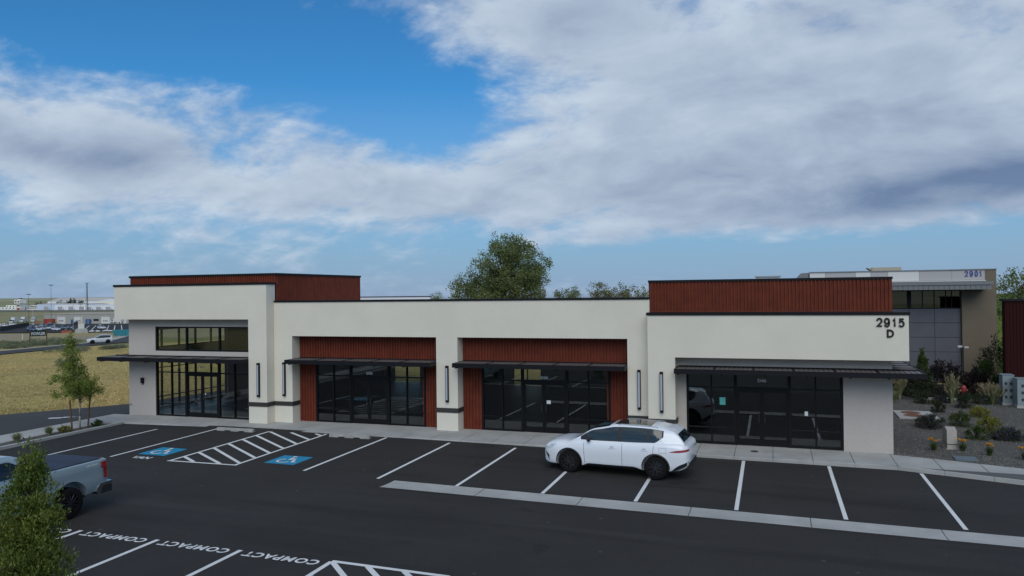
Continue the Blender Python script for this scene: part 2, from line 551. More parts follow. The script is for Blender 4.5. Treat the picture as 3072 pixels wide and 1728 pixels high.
# distance bands of the plain to the west: dry field, sage verge, gravel, airfield grass
dd = n.n('ShaderNodeVectorMath', operation='DISTANCE'); gm.node_tree.links.new(v, dd.inputs[0]); dd.inputs[1].default_value = (CAM.x, CAM.y, 0)
dist = n.math('ADD', dd.outputs['Value'], n.math('MULTIPLY', n.math('SUBTRACT', n.noise(v, .03, 4, .6), .5), 60))
c = n.mix(n.mapr(dist, 150, 172), dry, grn)
c = n.mix(n.mapr(dist, 196, 222), c, n.mix(n.mapr(n.noise(v, .06, 5, .6), .4, .62), (.29, .255, .19), (.36, .28, .12)))
c = n.mix(n.mapr(dist, 350, 560), c, far)
c = n.mix(n.mapr(dist, 1300, 2200), c, farther)
lawn = n.mix(n.mapr(n.noise(v, .25, 5, .6), .35, .65), (.085, .15, .025), (.15, .17, .045))
c = n.mix(n.math('MULTIPLY', n.mapr(sp.outputs[0], 30, 36), n.mapr(sp.outputs[1], 30, 38)), c, lawn)
n.put(bs.inputs['Base Color'], c); bs.inputs['Roughness'].default_value = 1.0; bs.inputs['Specular IOR Level'].default_value = .1
bp = n.n('ShaderNodeBump'); bp.inputs['Strength'].default_value = .5; bp.inputs['Distance'].default_value = .15
gm.node_tree.links.new(n.noise(v, 4, 5, .7), bp.inputs['Height']); gm.node_tree.links.new(bp.outputs[0], bs.inputs['Normal'])
MATS['ground_mat'] = gm
ground = build_ground().build('ground', 'ground_mat', None, True, fix=False)
tag(ground, kind='structure')

# ------------------------------------------------------------------ parking lot
KERB_X = [-2.75, 29.6, 30.9, 32.2, 34.0, 38.0, 46.0]
KERB_Y = [6.28, 6.32, 5.95, 5.55, 5.0, 3.9, 2.0]


def kerb_y(x): return interp(x, KERB_X, KERB_Y)


mb = MB()
xs = [-2.8 + i * 1.0 for i in range(0, 74)]
ts = [i / 34 for i in range(35)]
mb.grid(lambda u, w: (lambda x: (x, -95 + (kerb_y(x) + .3 + 95) * w, zlot(x, -95 + (kerb_y(x) + .3 + 95) * w)))(-2.95 + 73 * u), 73, 80)
lot = mb.build('parking_lot', 'asphalt', None, False)
tag(lot, kind='structure')
mb = MB()
side = [(-5.3, -46), (-5.3, 8.2), (-4.3, 8.2), (-4.3, 24), (-6.0, 24), (-8.02, 11.79), (-11.5, 7.02), (-19, -3), (-26, -46)]
mb.prism(side, -.25, -.035, 'z')
mb.f = mb.f[:2]
tag(mb.build('side_drive', 'asphalt_old', None), kind='structure')

LINE_W = .11
PZ = .005


def paint(poly, material='paint_white', name='painted_line', dz=PZ):
    """flat paint laid on the asphalt; the outline is cut into short pieces so it follows the fall of the lot"""
    (a, b, c_, d) = poly
    k = max(1, int(max((Vector(b) - Vector(a)).length, (Vector(c_) - Vector(d)).length) / .5))
    mb = MB()
    def fn(u, w):
        p = Vector(a).lerp(Vector(b), u).lerp(Vector(d).lerp(Vector(c_), u), w); return (p.x, p.y, zlot(p.x, p.y) + dz)
    mb.grid(fn, k, 1)
    return part(mb, name, material, lot)


def line(p, q, w=LINE_W, **kw):
    p, q = Vector((p[0], p[1])), Vector((q[0], q[1])); d = (q - p).normalized(); s = Vector((-d.y, d.x)) * (w / 2)
    return paint((tuple(p + s), tuple(q + s), tuple(q - s), tuple(p - s)), **kw)


FR = [0.0, .24, .32, .40, .40, .19] + [.10] * 7
KE = [5.35, 5.95, 6.0, 6.15, 6.18, 5.95, 5.85, 6.1, 6.15, 6.2, 6.22, 6.05, 5.3]
for i in range(13):
    x = i * 2.735 + .05 - (.12 if i == 2 else .16 if i == 3 else .13 if i == 4 else 0)
    line((x, FR[i]), (x, KE[i]))
line((5.32, .30), (8.18, .41), dz=.009)
for a, b in (((5.49, 5.94), (8.05, 4.09)), ((5.47, 5.06), (8.05, 3.23)), ((5.47, 4.21), (8.05, 2.40)), ((5.46, 3.36), (8.05, 1.56)),
             ((5.46, 2.53), (8.05, .72)), ((5.46, 1.72), (7.45, .44)), ((5.46, .98), (6.36, .41)), ((6.46, 6.03), (8.05, 4.95)), ((7.62, 6.08), (8.05, 5.80))):
    line(a, b, .13, dz=.008)
# drive-side row: compact stalls
CY = -6.75
for i in range(-2, 4):
    x = 9.2 + i * 2.39
    line((x, CY), (x, CY - 5.4), .12)
    if i < 3:
        mt_ = Matrix.Translation((x + 1.19, CY - .16, zlot(x + 1.19, 0) + .006)) @ Matrix.Rotation(math.pi, 4, 'Z')
        drape(text_obj('painted_letters', 'COMPACT', .4, 'paint_white', mt_, lot, offset=.012, space=1.15, fit=(1.95, .29)), .006)
line((16.37, CY + .02), (19.2, CY - .02), .12, dz=.009)
for k in range(4):
    x0 = 16.42 + k * .87; run = min(2.8, 19.25 - x0)
    line((x0, CY - .03), (x0 + run, CY - .03 - run * .96), .13, dz=.008)
for k in range(1, 3):
    line((16.42, CY - .03 - k * .87), (19.25, CY - .03 - k * .87 - 2.83 * .96), .13, dz=.008)
line((19.3, CY), (19.3, CY - 5.4), .12)
# accessible stall panels and symbols


def wheelchair(cx, cy, s):
    pieces = []
    def rib(pts, w):
        for i in range(len(pts) - 1):
            p, q = Vector(pts[i]), Vector(pts[i + 1]); d = (q - p).normalized(); nrm = Vector((-d.y, d.x)) * w / 2
            e = d * w * .25
            pieces.append([p + nrm - e, q + nrm + e, q - nrm + e, p - nrm - e])
    rib([(-.02, .62), (.0, .22), (.34, .22), (.50, -.32), (.66, -.26)], .13)
    rib([(.0, .42), (.28, .42)], .10)
    arc = [(-.05 + .40 * math.cos(t), -.12 + .40 * math.sin(t)) for t in [R(118 + i * 21) for i in range(11)]]
    rib(arc, .12)
    pieces.append([Vector((-.03 + .13 * math.cos(R(i * 45)), .80 + .13 * math.sin(R(i * 45)))) for i in range(8)])
    mb = MB()
    for k, pc in enumerate(pieces):
        mb.add([(cx + p.x * s, cy + p.y * s, zlot(cx + p.x * s, cy + p.y * s) + .010 + k * .0006) for p in pc], [tuple(range(len(pc)))])
    part(mb, 'painted_wheelchair', 'paint_white', lot, fix=False)


paint(((3.42, .89), (4.62, .89), (4.60, 2.10), (3.42, 2.10)), 'paint_blue', 'blue_panel')
paint(((8.83, 1.0), (10.04, 1.0), (10.03, 2.22), (8.83, 2.22)), 'paint_blue', 'blue_panel')
wheelchair(4.0, 1.42, .66); wheelchair(9.42, 1.53, .66)
drape(text_obj('painted_letters', 'VAN', .4, 'paint_white', Matrix.Translation((4.03, .44, 0)), lot, offset=.012, fit=(.78, .32)), .006)

# concrete valley gutter, cast in separate lengths
gut = MB()
gut.grid(lambda u, w: (14.36 + 30 * u, .08 - .86 * w - .45 * u, zlot(14.36 + 30 * u, 0) + .004), 20, 1)
gutter = tag(gut.build('gutter', 'joint'), kind='structure')
jx = [14.37, 17.41, 20.44, 23.49, 26.52, 29.54, 32.57, 35.6, 38.6, 41.7]
for i in range(len(jx) - 1):
    x0, x1 = jx[i] + .012, jx[i + 1] - .012
    def fn(u, w, x0=x0, x1=x1, i=i):
        x = x0 + (x1 - x0) * u; sl = -.45 * (x - 14.36) / 30
        xx = x - (.08 * w if i == 0 and u == 0 else 0)
        return (xx, .075 - .85 * w + sl, zlot(x, 0) + .024 - .014 * math.sin(math.pi * w))
    part(MB().grid(fn, 4, 6), 'gutter_length', 'concrete', gutter, smooth=True)

# ------------------------------------------------------------------ sidewalk in front of the shops
sw = MB()
sw.grid(lambda u, w: (lambda x: (x, kerb_y(x) + .02 + (8.9 if x < 29 else kerb_y(x) + 1.8) * w - (kerb_y(x) + .02) * w, zwalk(x) - .012))(-2.6 + 48.5 * u), 60, 2)
walk = tag(sw.build('sidewalk', 'joint'), kind='structure')
sx = -2.75; slabs = []
while sx < 44:
    slabs.append((sx, min(sx + 1.29, 45))); sx += 1.29


def slab(poly, ztop, root, zbot=None, name='slab'):
    """one cast slab with eased top edges; poly counter-clockwise in x,y, ztop(x, y)"""
    zb = -.30 if zbot is None else zbot
    c_ = Vector((sum(p[0] for p in poly) / len(poly), sum(p[1] for p in poly) / len(poly)))
    def ins(p, k):
        d = (c_ - Vector(p)); l = max(d.length, .01); return Vector(p) + d * (k / l)
    k = len(poly); mb = MB()
    top = [ins(p, .022) for p in poly]
    mb.v = [(p[0], p[1], zb) for p in poly] + [(p[0], p[1], ztop(*p) - .014) for p in poly] + [(p[0], p[1], ztop(*p)) for p in top]
    mb.f = [tuple(range(2 * k, 3 * k))]
    for lv in (0, 1):
        mb.f += [(lv * k + i, lv * k + (i + 1) % k, (lv + 1) * k + (i + 1) % k, (lv + 1) * k + i) for i in range(k)]
    return part(mb, name, 'concrete', root)


SLOPE = lambda x, y: zwalk(x) - .006 * max(0, 8.2 - y)
for (a, b) in slabs:
    e = .004
    if b <= 29.7:
        slab([(a + e, kerb_y(a)), (b - e, kerb_y(b)), (b - e, 8.95), (a + e, 8.95)], SLOPE, walk)
    else:
        w0, w1 = (1.83 if a > 29 else 1.9), 1.83
        slab([(a + e, kerb_y(a)), (b - e, kerb_y(b)), (b - e, kerb_y(b) + w1), (a + e, kerb_y(a) + w0)], SLOPE, walk)
# low kerb strip on the lot's left side, planter and narrow walk
kb = tag(MB().box(-2.94, -2.76, -30, 6.22, -.28, .105).build('kerb', 'concrete'), kind='structure')
wl = tag(MB().box(-5.27, -3.78, -30, 8.18, -.28, .07).build('side_walk', 'joint'), kind='structure')
yy = 8.2
while yy > -28:
    y2 = yy - 1.5
    slab([(-5.30, y2 + .004), (-3.74, y2 + .004), (-3.74, yy - .004), (-5.30, yy - .004)], lambda x, y: .085, wl)
    yy = y2
slab([(-3.735, 6.6), (-2.76, 6.6), (-2.76, 8.95), (-3.735, 8.95)], lambda x, y: .095, wl)
slab([(-4.42, 8.21), (-3.74, 8.21), (-3.74, 8.95), (-4.42, 8.95)], lambda x, y: .085, wl)
tri = MB().prism([(-3.72, 5.9), (-2.94, 6.22), (-2.77, 6.25), (-2.77, 6.59), (-3.72, 6.59)], -.28, .094, 'z')
part(tri, 'slab', 'concrete', wl)
bed = tag(MB().box(-3.735, -2.935, -30, 6.2, -.28, .045).build('planter_bed', mat('bed_gravel', (.105, .098, .085), .95, var=.4, vscale=9, fine=.5, fscale=22, bump=.9, bscale=22)), kind='structure')

# gravel garden right of the shops
gb = MB()
def bedf(u, w):
    x = 29.66 + 14 * u; y0 = kerb_y(x) + 1.80; y = y0 + (23.75 - y0) * w
    return (x, y, zwalk(x) - .035 + .02 * math.sin(x * 2.1 + y) - .0035 * (y - 8))
gb.grid(bedf, 26, 36)
bed2 = tag(gb.build('gravel_bed', 'bed_gravel', None, True), kind='structure')


def bedz(x, y): return zwalk(x) - .035 + .02 * math.sin(x * 2.1 + y) - .0035 * (y - 8)


mb = MB()
for i in range(9000):
    u = rnd.random(); x = 29.7 + 8.5 * u; y0 = kerb_y(x) + 1.84; y = y0 + (23.6 - y0) * rnd.random() ** 1.5
    z = bedz(x, y); s = rnd.uniform(.015, .042)
    pts = [Vector((rnd.uniform(.6, 1.2) * s * a, rnd.uniform(.6, 1.2) * s * b, 0)) for a, b in ((1, 0), (0, 1), (-1, 0), (0, -1))]
    mb.add([(x + p.x, y + p.y, z - .004) for p in pts] + [(x, y, z + s * rnd.uniform(.5, 1))], [(0, 1, 4), (1, 2, 4), (2, 3, 4), (3, 0, 4)])
st = mb.build('gravel', mat('stone_chip', (.125, .118, .105), .9, island=.6), None, fix=False)
tag(st, 'loose grey crushed stone covering the garden bed', 'gravel', kind='stuff')

# ------------------------------------------------------------------ the retail building
BLD = empty('retail_building', (12.6, 8.2, .1), 0, 'white stucco shop building with red ribbed steel cladding and black awnings', 'building')
B = lambda b, name, material, root=BLD, **k: part(b, name, material, root, **k)
TY, WY, MY, BY = 7.62, 8.25, 8.15, 8.70
TYR = 7.60
# left tower: fascia and pier in one
B(MB().prism([(-4.65, 4.79), (3.13, 4.79), (3.13, 0), (4.11, 0), (4.11, 6.37), (-4.65, 6.37)], TY, 8.26).box(3.132, 4.108, 8.261, 8.7, 0, 4.78), 'tower_wall', 'stucco_white')
B(MB().box(-4.65, -4.405, 8.265, 15.9, 4.79, 6.37), 'tower_side_wall', 'stucco_white')
B(MB().box(-4.69, 4.15, TY - .04, 8.30, 6.37, 6.47).box(-4.69, -4.43, 8.301, 15.94, 6.37, 6.47), 'coping', 'coping')
# middle wall: comb with two bays
B(MB().prism([(4.115, 0), (5.08, 0), (5.08, 4.02), (12.20, 4.02), (12.20, 0), (13.17, 0), (13.17, 4.02), (20.32, 4.02), (20.32, 0), (21.185, 0), (21.185, 5.55), (4.115, 5.55)], MY, 8.78), 'middle_wall', 'stucco_white')
B(MB().box(4.155, 21.185, MY - .04, 8.82, 5.55, 5.63), 'coping', 'coping')
# right tower
B(MB().prism([(21.19, 0), (22.20, 0), (22.20, 3.375), (30.08, 3.375), (30.08, 4.95), (21.19, 4.95)], TYR, 8.26).box(21.192, 22.198, 8.261, 8.7, 0, 4.9), 'tower_wall', 'stucco_white')
B(MB().box(29.645, 30.08, 8.265, 14.6, 3.375, 4.95), 'tower_side_wall', 'stucco_white')
B(MB().box(21.15, 30.12, TYR - .04, 8.275, 4.95, 5.05).box(29.70, 30.12, 8.276, 14.64, 4.95, 5.05), 'coping', 'coping')
# grey recess walls
B(MB().prism([(-4.40, 0), (-2.77, 0), (-2.77, 4.84), (-4.40, 4.84)], WY, 8.45).box(-2.765, 3.3, WY, 8.45, 2.78, 3.245).box(-2.765, 3.3, WY, 8.45, 4.42, 4.84), 'recess_wall', 'stucco_grey')
B(MB().box(22.1, 22.54, WY, 8.45, 0, 3.45).box(28.04, 29.64, WY, 8.45, 0, 3.45).box(22.545, 28.035, WY, 8.45, 2.78, 3.45), 'recess_wall', 'stucco_grey')
# end and rear walls
def wall_yz(x0, x1, rects): 
    mb = MB()
    for (y0, y1, z0, z1) in rects: mb.box(x0, x1, y0, y1, z0, z1)
    return mb
B(wall_yz(-4.40, -4.2, [(8.455, 9.05, 0, 5.5), (9.055, 15.2, 0, .12), (9.055, 15.2, 2.75, 3.26), (9.055, 15.2, 4.22, 5.5), (15.205, 24, 0, 5.5)]), 'end_wall', 'stucco_grey')
B(wall_yz(29.44, 29.64, [(8.455, 24, 0, 5.4)]), 'end_wall', 'stucco_grey')
rear = MB()
for (x0, x1, z0, z1) in ((-4.19, 2.0, 0, 5.1), (2.005, 4.0, 2.4, 5.1), (4.005, 10.3, 0, 5.1), (10.305, 12.2, 2.4, 5.1), (12.205, 29.43, 0, 5.1)):
    rear.box(x0, x1, 23.8, 24.0, z0, z1)
B(rear, 'rear_wall', 'stucco_grey')
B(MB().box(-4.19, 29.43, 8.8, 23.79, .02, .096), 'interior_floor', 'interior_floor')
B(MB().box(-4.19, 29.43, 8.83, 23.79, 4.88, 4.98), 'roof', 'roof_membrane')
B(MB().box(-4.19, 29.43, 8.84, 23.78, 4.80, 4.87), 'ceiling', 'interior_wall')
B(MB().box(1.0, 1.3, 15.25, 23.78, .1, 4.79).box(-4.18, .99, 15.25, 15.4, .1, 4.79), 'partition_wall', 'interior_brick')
B(MB().box(-4.18, 4.7, 23.805, 23.99, 5.105, 5.66), 'rear_parapet', 'roof_membrane')
B(MB().box(-4.2, 4.75, 23.77, 24.03, 5.66, 5.71), 'coping', 'coping')


def ribbed(p0, p1, z0, z1, nrm, pitch=.128, depth=.048):
    """box-rib steel sheet standing between two points, ribs vertical"""
    p0, p1, nrm = Vector(p0), Vector(p1), Vector(nrm); L = (p1 - p0).length; d = (p1 - p0).normalized()
    prof = []; k = int(L / pitch); pitch = L / k
    for i in range(k):
        for t, h in ((0, 0), (.36, 0), (.50, 1), (.86, 1)): prof.append((i * pitch + t * pitch, h * depth))
    prof.append((L, 0))
    mb = MB()
    for (t, h) in prof:
        q = p0 + d * t + nrm * h
        mb.v += [(q.x, q.y, z0), (q.x, q.y, z1)]
    mb.f = [(2 * i, 2 * i + 2, 2 * i + 3, 2 * i + 1) for i in range(len(prof) - 1)]
    return mb


# red roof boxes: ribbed faces over a plain core
B(MB().box(-4.33, 4.05, 8.46, 15.88, 4.99, 6.78), 'roof_box', 'red_steel')
B(ribbed((-4.38, 8.35, 0), (4.10, 8.35, 0), 6.30, 6.80, (0, -1, 0)), 'red_cladding', 'red_steel', fix=False)
B(ribbed((4.10, 8.35, 0), (4.10, 15.93, 0), 5.2, 6.80, (1, 0, 0)), 'red_cladding', 'red_steel', fix=False)
B(MB().box(-4.42, 4.17, 8.29, 15.97, 6.80, 6.90), 'coping', 'coping')
B(MB().box(21.25, 29.58, 8.46, 14.5, 4.99, 6.19), 'roof_box', 'red_steel')
B(ribbed((21.19, 8.34, 0), (29.64, 8.34, 0), 5.06, 6.19, (0, -1, 0)), 'red_cladding', 'red_steel', fix=False)
B(ribbed((21.19, 14.55, 0), (21.19, 8.34, 0), 4.99, 6.19, (-1, 0, 0)), 'red_cladding', 'red_steel', fix=False)
B(ribbed((29.64, 8.34, 0), (29.64, 14.55, 0), 4.99, 6.19, (1, 0, 0)), 'red_cladding', 'red_steel', fix=False)
B(MB().box(21.13, 29.70, 8.28, 14.6, 6.19, 6.28), 'coping', 'coping')
B(MB().box(21.19, 29.66, 8.27, 8.285, 5.052, 5.085), 'base_flashing', 'red_steel')
# red cladding inside the bays
for (a, b) in ((5.08, 12.20), (13.17, 20.32)):
    f0, f1 = a + .87, a + 6.21
    B(MB().box(a + .003, f0, 8.742, 8.79, .1, 4.01).box(f1, b - .003, 8.742, 8.79, .1, 4.01).box(f0 + .002, f1 - .002, 8.742, 8.79, 2.80, 4.01), 'backing', 'red_steel')
    B(ribbed((a + .005, 8.74, 0), (f0, 8.74, 0), .1, 4.02, (0, -1, 0)), 'red_cladding', 'red_steel', fix=False)
    B(ribbed((f1, 8.74, 0), (b - .005, 8.74, 0), .1, 4.02, (0, -1, 0)), 'red_cladding', 'red_steel', fix=False)
    B(ribbed((f0 + .003, 8.74, 0), (f1 - .003, 8.74, 0), 2.80, 4.02, (0, -1, 0)), 'red_cladding', 'red_steel', fix=False)
# dark band round the piers
def band(poly):
    """closed strip standing 2 cm proud: poly is the outer line of x,y points"""
    mb = MB(); k = len(poly)
    mb.v = [(p[0], p[1], .86) for p in poly] + [(p[0], p[1], 1.05) for p in poly]
    mb.f = [tuple(range(k - 1, -1, -1)), tuple(range(k, 2 * k))] + [(i, (i + 1) % k, (i + 1) % k + k, i + k) for i in range(k)]
    return mb
e = .03
B(band([(3.13 - e, 8.24), (3.13 - e, TY - e), (4.11 + e, TY - e), (4.11 + e, MY - e), (5.08 + e, MY - e), (5.08 + e, 8.69), (4.5, 8.69), (4.5, 8.24)]), 'band', 'band')
B(band([(12.20 - e, 8.69), (12.20 - e, MY - e), (13.17 + e, MY - e), (13.17 + e, 8.69)]), 'band', 'band')
B(band([(20.32 - e, 8.69), (20.32 - e, MY - e), (21.19 - e, MY - e), (21.19 - e, TYR - e), (22.20 + e, TYR - e), (22.20 + e, 8.24), (21.6, 8.24), (21.6, 8.69)]), 'band', 'band')


# storefronts ------------------------------------------------------
def storefront(x0, y, number, zt=2.78, stickers=(), right=None, gl='store_glass'):
    """aluminium frame as the part; panes, doors, numbers hang on it"""
    O = [0, .88, 1.75, 2.68, 3.65, 4.54, 5.40]
    xs_ = [x0 + o for o in O]
    if right: xs_[-1] = right
    d = .055; mb = MB(); zb = .10
    wide = {0: .075, 1: .05, 2: .11, 3: .0, 4: .11, 5: .05, 6: .075}
    for i, x in enumerate(xs_):
        w = wide[i]
        if w: mb.box(x - w / 2, x + w / 2, y - d, y + d, zb, zt)
    d2 = d - .006
    def rail(xa, xb, za, zb_): mb.box(xa, xb, y - d2, y + d2, za, zb_)
    rail(xs_[0], xs_[6], zt - .06, zt - .002)
    rail(xs_[0], xs_[2], zb + .002, zb + .075); rail(xs_[4], xs_[6], zb + .002, zb + .075)
    for (a, b) in ((0, 2), (4, 6)):
        rail(xs_[a], xs_[b], .68, .725); rail(xs_[a], xs_[b], 2.19, 2.24)
    rail(xs_[2], xs_[4], 2.16, 2.26)
    fr = B(mb, 'storefront_frame', 'frame_black')
    gy = y + .005
    def pane(xa, xb, za, zb_):
        B(MB().box(xa, xb, gy - .006, gy + .006, za, zb_), 'pane', gl, fr)
    for i in (0, 1, 4, 5):
        a, b = xs_[i] + .03, xs_[i + 1] - .03
        for za, zb_ in ((.176, .68), (.726, 2.19), (2.241, zt - .061)): pane(a, b, za, zb_)
    pane(xs_[2] + .06, xs_[4] - .06, 2.261, zt - .061)
    for k, (a, b) in enumerate(((xs_[2] + .06, xs_[3] - .004), (xs_[3] + .004, xs_[4] - .06))):
        dm = MB(); dd_ = .022
        dm.box(a, a + .075, y - dd_, y + dd_, .115, 2.155).box(b - .075, b, y - dd_, y + dd_, .115, 2.155)
        dm.box(a + .0755, b - .0755, y - dd_, y + dd_, .115, .33).box(a + .0755, b - .0755, y - dd_, y + dd_, 2.05, 2.155)
        B(dm, 'door', 'frame_black', fr)
        pane(a + .076, b - .076, .331, 2.049)
        hx = b - .10 if k == 0 else a + .10
        B(MB().tube((hx, y - .085, .95), (hx, y - .085, 1.25), .014).tube((hx, y - .085, .97), (hx, y - .02, .97), .01).tube((hx, y - .085, 1.23), (hx, y - .02, 1.23), .01), 'door_handle', 'steel_dark', fr)
        B(MB().box((a + b) / 2 - .14, (a + b) / 2 + .14, y + .03, y + .08, 2.06, 2.12), 'door_closer', 'frame_black', fr)
    if number:
        text_obj('unit_number', number, .2, 'white_letter', Matrix.Translation(((xs_[2] + xs_[4]) / 2, y - .014, 2.50 if y < 8.5 else 2.36)) @ FACE_CAM, fr, .002, .006, fit=(.30, .12))
    for (sx_, sz_, w, h, mt_) in stickers:
        B(MB().box(sx_ - w / 2, sx_ + w / 2, y - .009, y - .004, sz_ - h / 2, sz_ + h / 2), 'notice', mt_, fr)
    return fr


storefront(-2.73, WY + .09, 'D10', right=3.3, gl='clear_glass', stickers=((.12, 1.22, .07, .06, 'paper'),))
storefront(5.99, BY + .045, 'D20')
storefront(14.08, BY + .045, 'D30', stickers=((16.95, 1.36, .17, .14, 'paper'),))
storefront(22.58, WY + .09, 'D40', stickers=((23.86, 1.70, .21, .28, 'teal_paper'), (26.8, 1.34, .11, .16, 'paper')))
# clerestory over the left shop
mb = MB(); yc = WY + .09
for x, w in ((-2.73, .09), (-.94, .08), (.97, .08), (3.25, .09)): mb.box(x - w / 2, x + w / 2, yc - .055, yc + .055, 3.25, 4.415)
mb.box(-2.77, 3.29, yc - .049, yc + .049, 3.252, 3.32).box(-2.77, 3.29, yc - .049, yc + .049, 4.35, 4.413)
cf = B(mb, 'clerestory_frame', 'frame_black')
for a, b in ((-2.68, -.985), (-.895, .925), (1.015, 3.2)): B(MB().box(a, b, yc - .006, yc + .006, 3.321, 4.349), 'pane', 'clear_glass', cf)
# glazing in the west end wall
mb = MB(); xw = -4.3
ym = [9.055 + i * 1.229 for i in range(6)]
for yv in ym:
    for z0, z1 in ((.125, 2.745), (3.265, 4.215)): mb.box(xw - .05, xw + .05, max(9.06, yv - .035), min(15.195, yv + .035), z0, z1)
for z0, z1 in ((.127, .19), (.70, .745), (2.19, 2.235), (2.68, 2.743), (3.267, 3.32), (4.16, 4.213)): mb.box(xw - .044, xw + .044, 9.06, 15.19, z0, z1)
ef = B(mb, 'end_glazing_frame', 'frame_black')
for i in range(5):
    a, b = ym[i] + .036, ym[i + 1] - .036
    for z0, z1 in ((.191, .699), (.746, 2.189), (2.236, 2.679), (3.321, 4.159)):
        B(MB().box(xw - .005, xw + .005, a, b, z0, z1), 'pane', 'clear_glass', ef)
for (a, b) in ((2.0, 4.0), (10.3, 12.2)):
    rf = B(MB().box(a + .005, a + .08, 23.85, 23.95, .1, 2.39).box(b - .08, b - .005, 23.85, 23.95, .1, 2.39).box(a + .081, b - .081, 23.855, 23.945, 2.3, 2.39).box((a + b) / 2 - .03, (a + b) / 2 + .03, 23.855, 23.945, .1, 2.299), 'rear_door_frame', 'frame_black')
    B(MB().box(a + .082, (a + b) / 2 - .031, 23.895, 23.905, .12, 2.299), 'pane', 'store_glass', rf)
    B(MB().box((a + b) / 2 + .031, b - .082, 23.895, 23.905, .12, 2.299), 'pane', 'store_glass', rf)


# awnings ----------------------------------------------------------
def awning(x0, x1, yf, yb, npan, ends=(True, True), brackets=(), wrap=None):
    zt_, zb_ = 2.995, 2.815
    mb = MB()
    mb.box(x0, x1, yf, yf + .06, zb_, zt_)
    mb.box(x0, x0 + .06, yf + .061, yb, zb_, zt_ - .001).box(x1 - .06, x1, yf + .061, yb, zb_, zt_ - .001)
    mb.box(x0 + .061, x1 - .061, yb - .06, yb - .002, zb_ + .03, zt_ + .035)
    xs_ = [x0 + .061 + (x1 - x0 - .122) * i / npan for i in range(npan + 1)]
    for x in xs_[1:-1]: mb.box(x - .03, x + .03, yf + .061, yb - .061, zb_ + .02, zt_ + .004)
    aw = B(mb, 'awning', 'awning_steel')
    for i in range(npan):
        a, b = xs_[i] + (.031 if i else .001), xs_[i + 1] - (.031 if i < npan - 1 else .001)
        k = max(4, int((b - a) / .16)); pm = MB()
        for j in range(k):
            u0, u1 = a + (b - a) * j / k, a + (b - a) * (j + 1) / k
            wv = (u1 - u0)
            za, zz = zt_ - .035, zt_ + .012
            for q0, q1, lift in ((0, .80, 0), (.80, 1.0, -.022)):
                s0, s1 = u0 + wv * q0, u0 + wv * q1
                pm.box(s0 + .0005, s1 - .0005, yf + .062, yb - .062, za - .03 + lift * .2, zt_ - .012 + lift)
        B(pm, 'awning_panel', 'awning_panel', aw)
    for bx in brackets: B(MB().box(bx - .025, bx + .025, yf + .09, yb - .07, zb_ - .045, zb_ - .001), 'bracket', 'awning_steel', aw)
    return aw


awning(5.09, 12.19, 7.53, 8.695, 5, brackets=(5.25, 6.7, 8.1, 9.5, 10.9))
awning(13.18, 20.31, 7.53, 8.695, 5, brackets=(13.3, 14.8, 16.2, 17.6, 19.1))
awning(-5.22, 3.12, 7.10, WY - .005, 6, brackets=(-5.1, -3.9, -2.4, -1.0, .4, 1.7, 2.7))
awning(22.215, 30.53, 7.10, WY - .005, 6, brackets=(22.35, 23.9, 25.4, 26.8, 28.2, 29.4, 30.3))
# the awnings return along both ends
for (a, b, y1, npn) in ((29.65, 30.53, 12.0, 4), (-5.22, -4.41, 15.0, 6)):
    mb = MB(); y0 = WY + .0; out = b if a > 0 else a
    mb.box(out - .03, out + .03, y0, y1, 2.815, 2.993); mb.box(a + (.0 if a > 0 else .035), b - (.035 if a > 0 else 0), y1 - .05, y1 - .001, 2.815, 2.99)
    ys_ = [y0 + (y1 - .05 - y0) * i / npn for i in range(npn + 1)]
    lo, hi = (a, b - .031) if a > 0 else (a + .031, b)
    for yv in ys_[1:-1]: mb.box(lo, hi, yv - .025, yv + .025, 2.83, 2.998)
    aw = B(mb, 'awning_return', 'awning_steel')
    for i in range(npn):
        B(MB().box(lo, hi, ys_[i] + .026, ys_[i + 1] - .026, 2.94, 2.98), 'awning_panel', 'awning_panel', aw)

# wall lights: white acrylic bar in a black housing
for x, y in ((3.69, TY), (4.68, MY), (12.71, MY), (20.77, MY), (21.70, TYR)):
    h = B(MB().box(x - .058, x + .058, y - .035, y - .001, 1.30, 2.83).box(x - .06, x + .06, y - .12, y - .0355, 2.74, 2.825).box(x - .06, x + .06, y - .12, y - .0355, 1.305, 1.39)
          .box(x + .036, x + .058, y - .115, y - .0355, 1.391, 2.739).box(x - .058, x - .040, y - .115, y - .0355, 1.391, 2.739), 'wall_light', 'frame_black')
    B(MB().box(x - .039, x + .035, y - .118, y - .036, 1.392, 2.738), 'diffuser', 'diffuser', h)
# numbers, small fittings
for ch, gx_ in zip('2915', (29.06, 29.295, 29.53, 29.745)): glyph(ch, gx_, TYR - .001, 4.53, .215, .325, .058, .035, 'building_number', 'black_letter', BLD)
glyph('D', 29.385, TYR - .001, 4.17, .24, .29, .058, .035, 'building_letter', 'black_letter', BLD)
B(MB().box(-3.62, -3.46, WY - .09, WY - .001, 1.66, 1.92), 'key_box', 'frame_black')
B(MB().box(-3.56, -3.52, WY - .06, WY - .001, 1.58, 1.659), 'key_lock', 'steel_dark')
B(MB().box(-4.36, -4.24, WY - .05, WY - .001, .58, .63), 'hose_tap', 'metal_grey')
B(MB().box(25.05, 26.0, 12.1, 13.1, 6.19, 6.40).box(25.0, 26.05, 12.05, 13.15, 6.40, 6.44), 'roof_hatch', 'metal_grey')

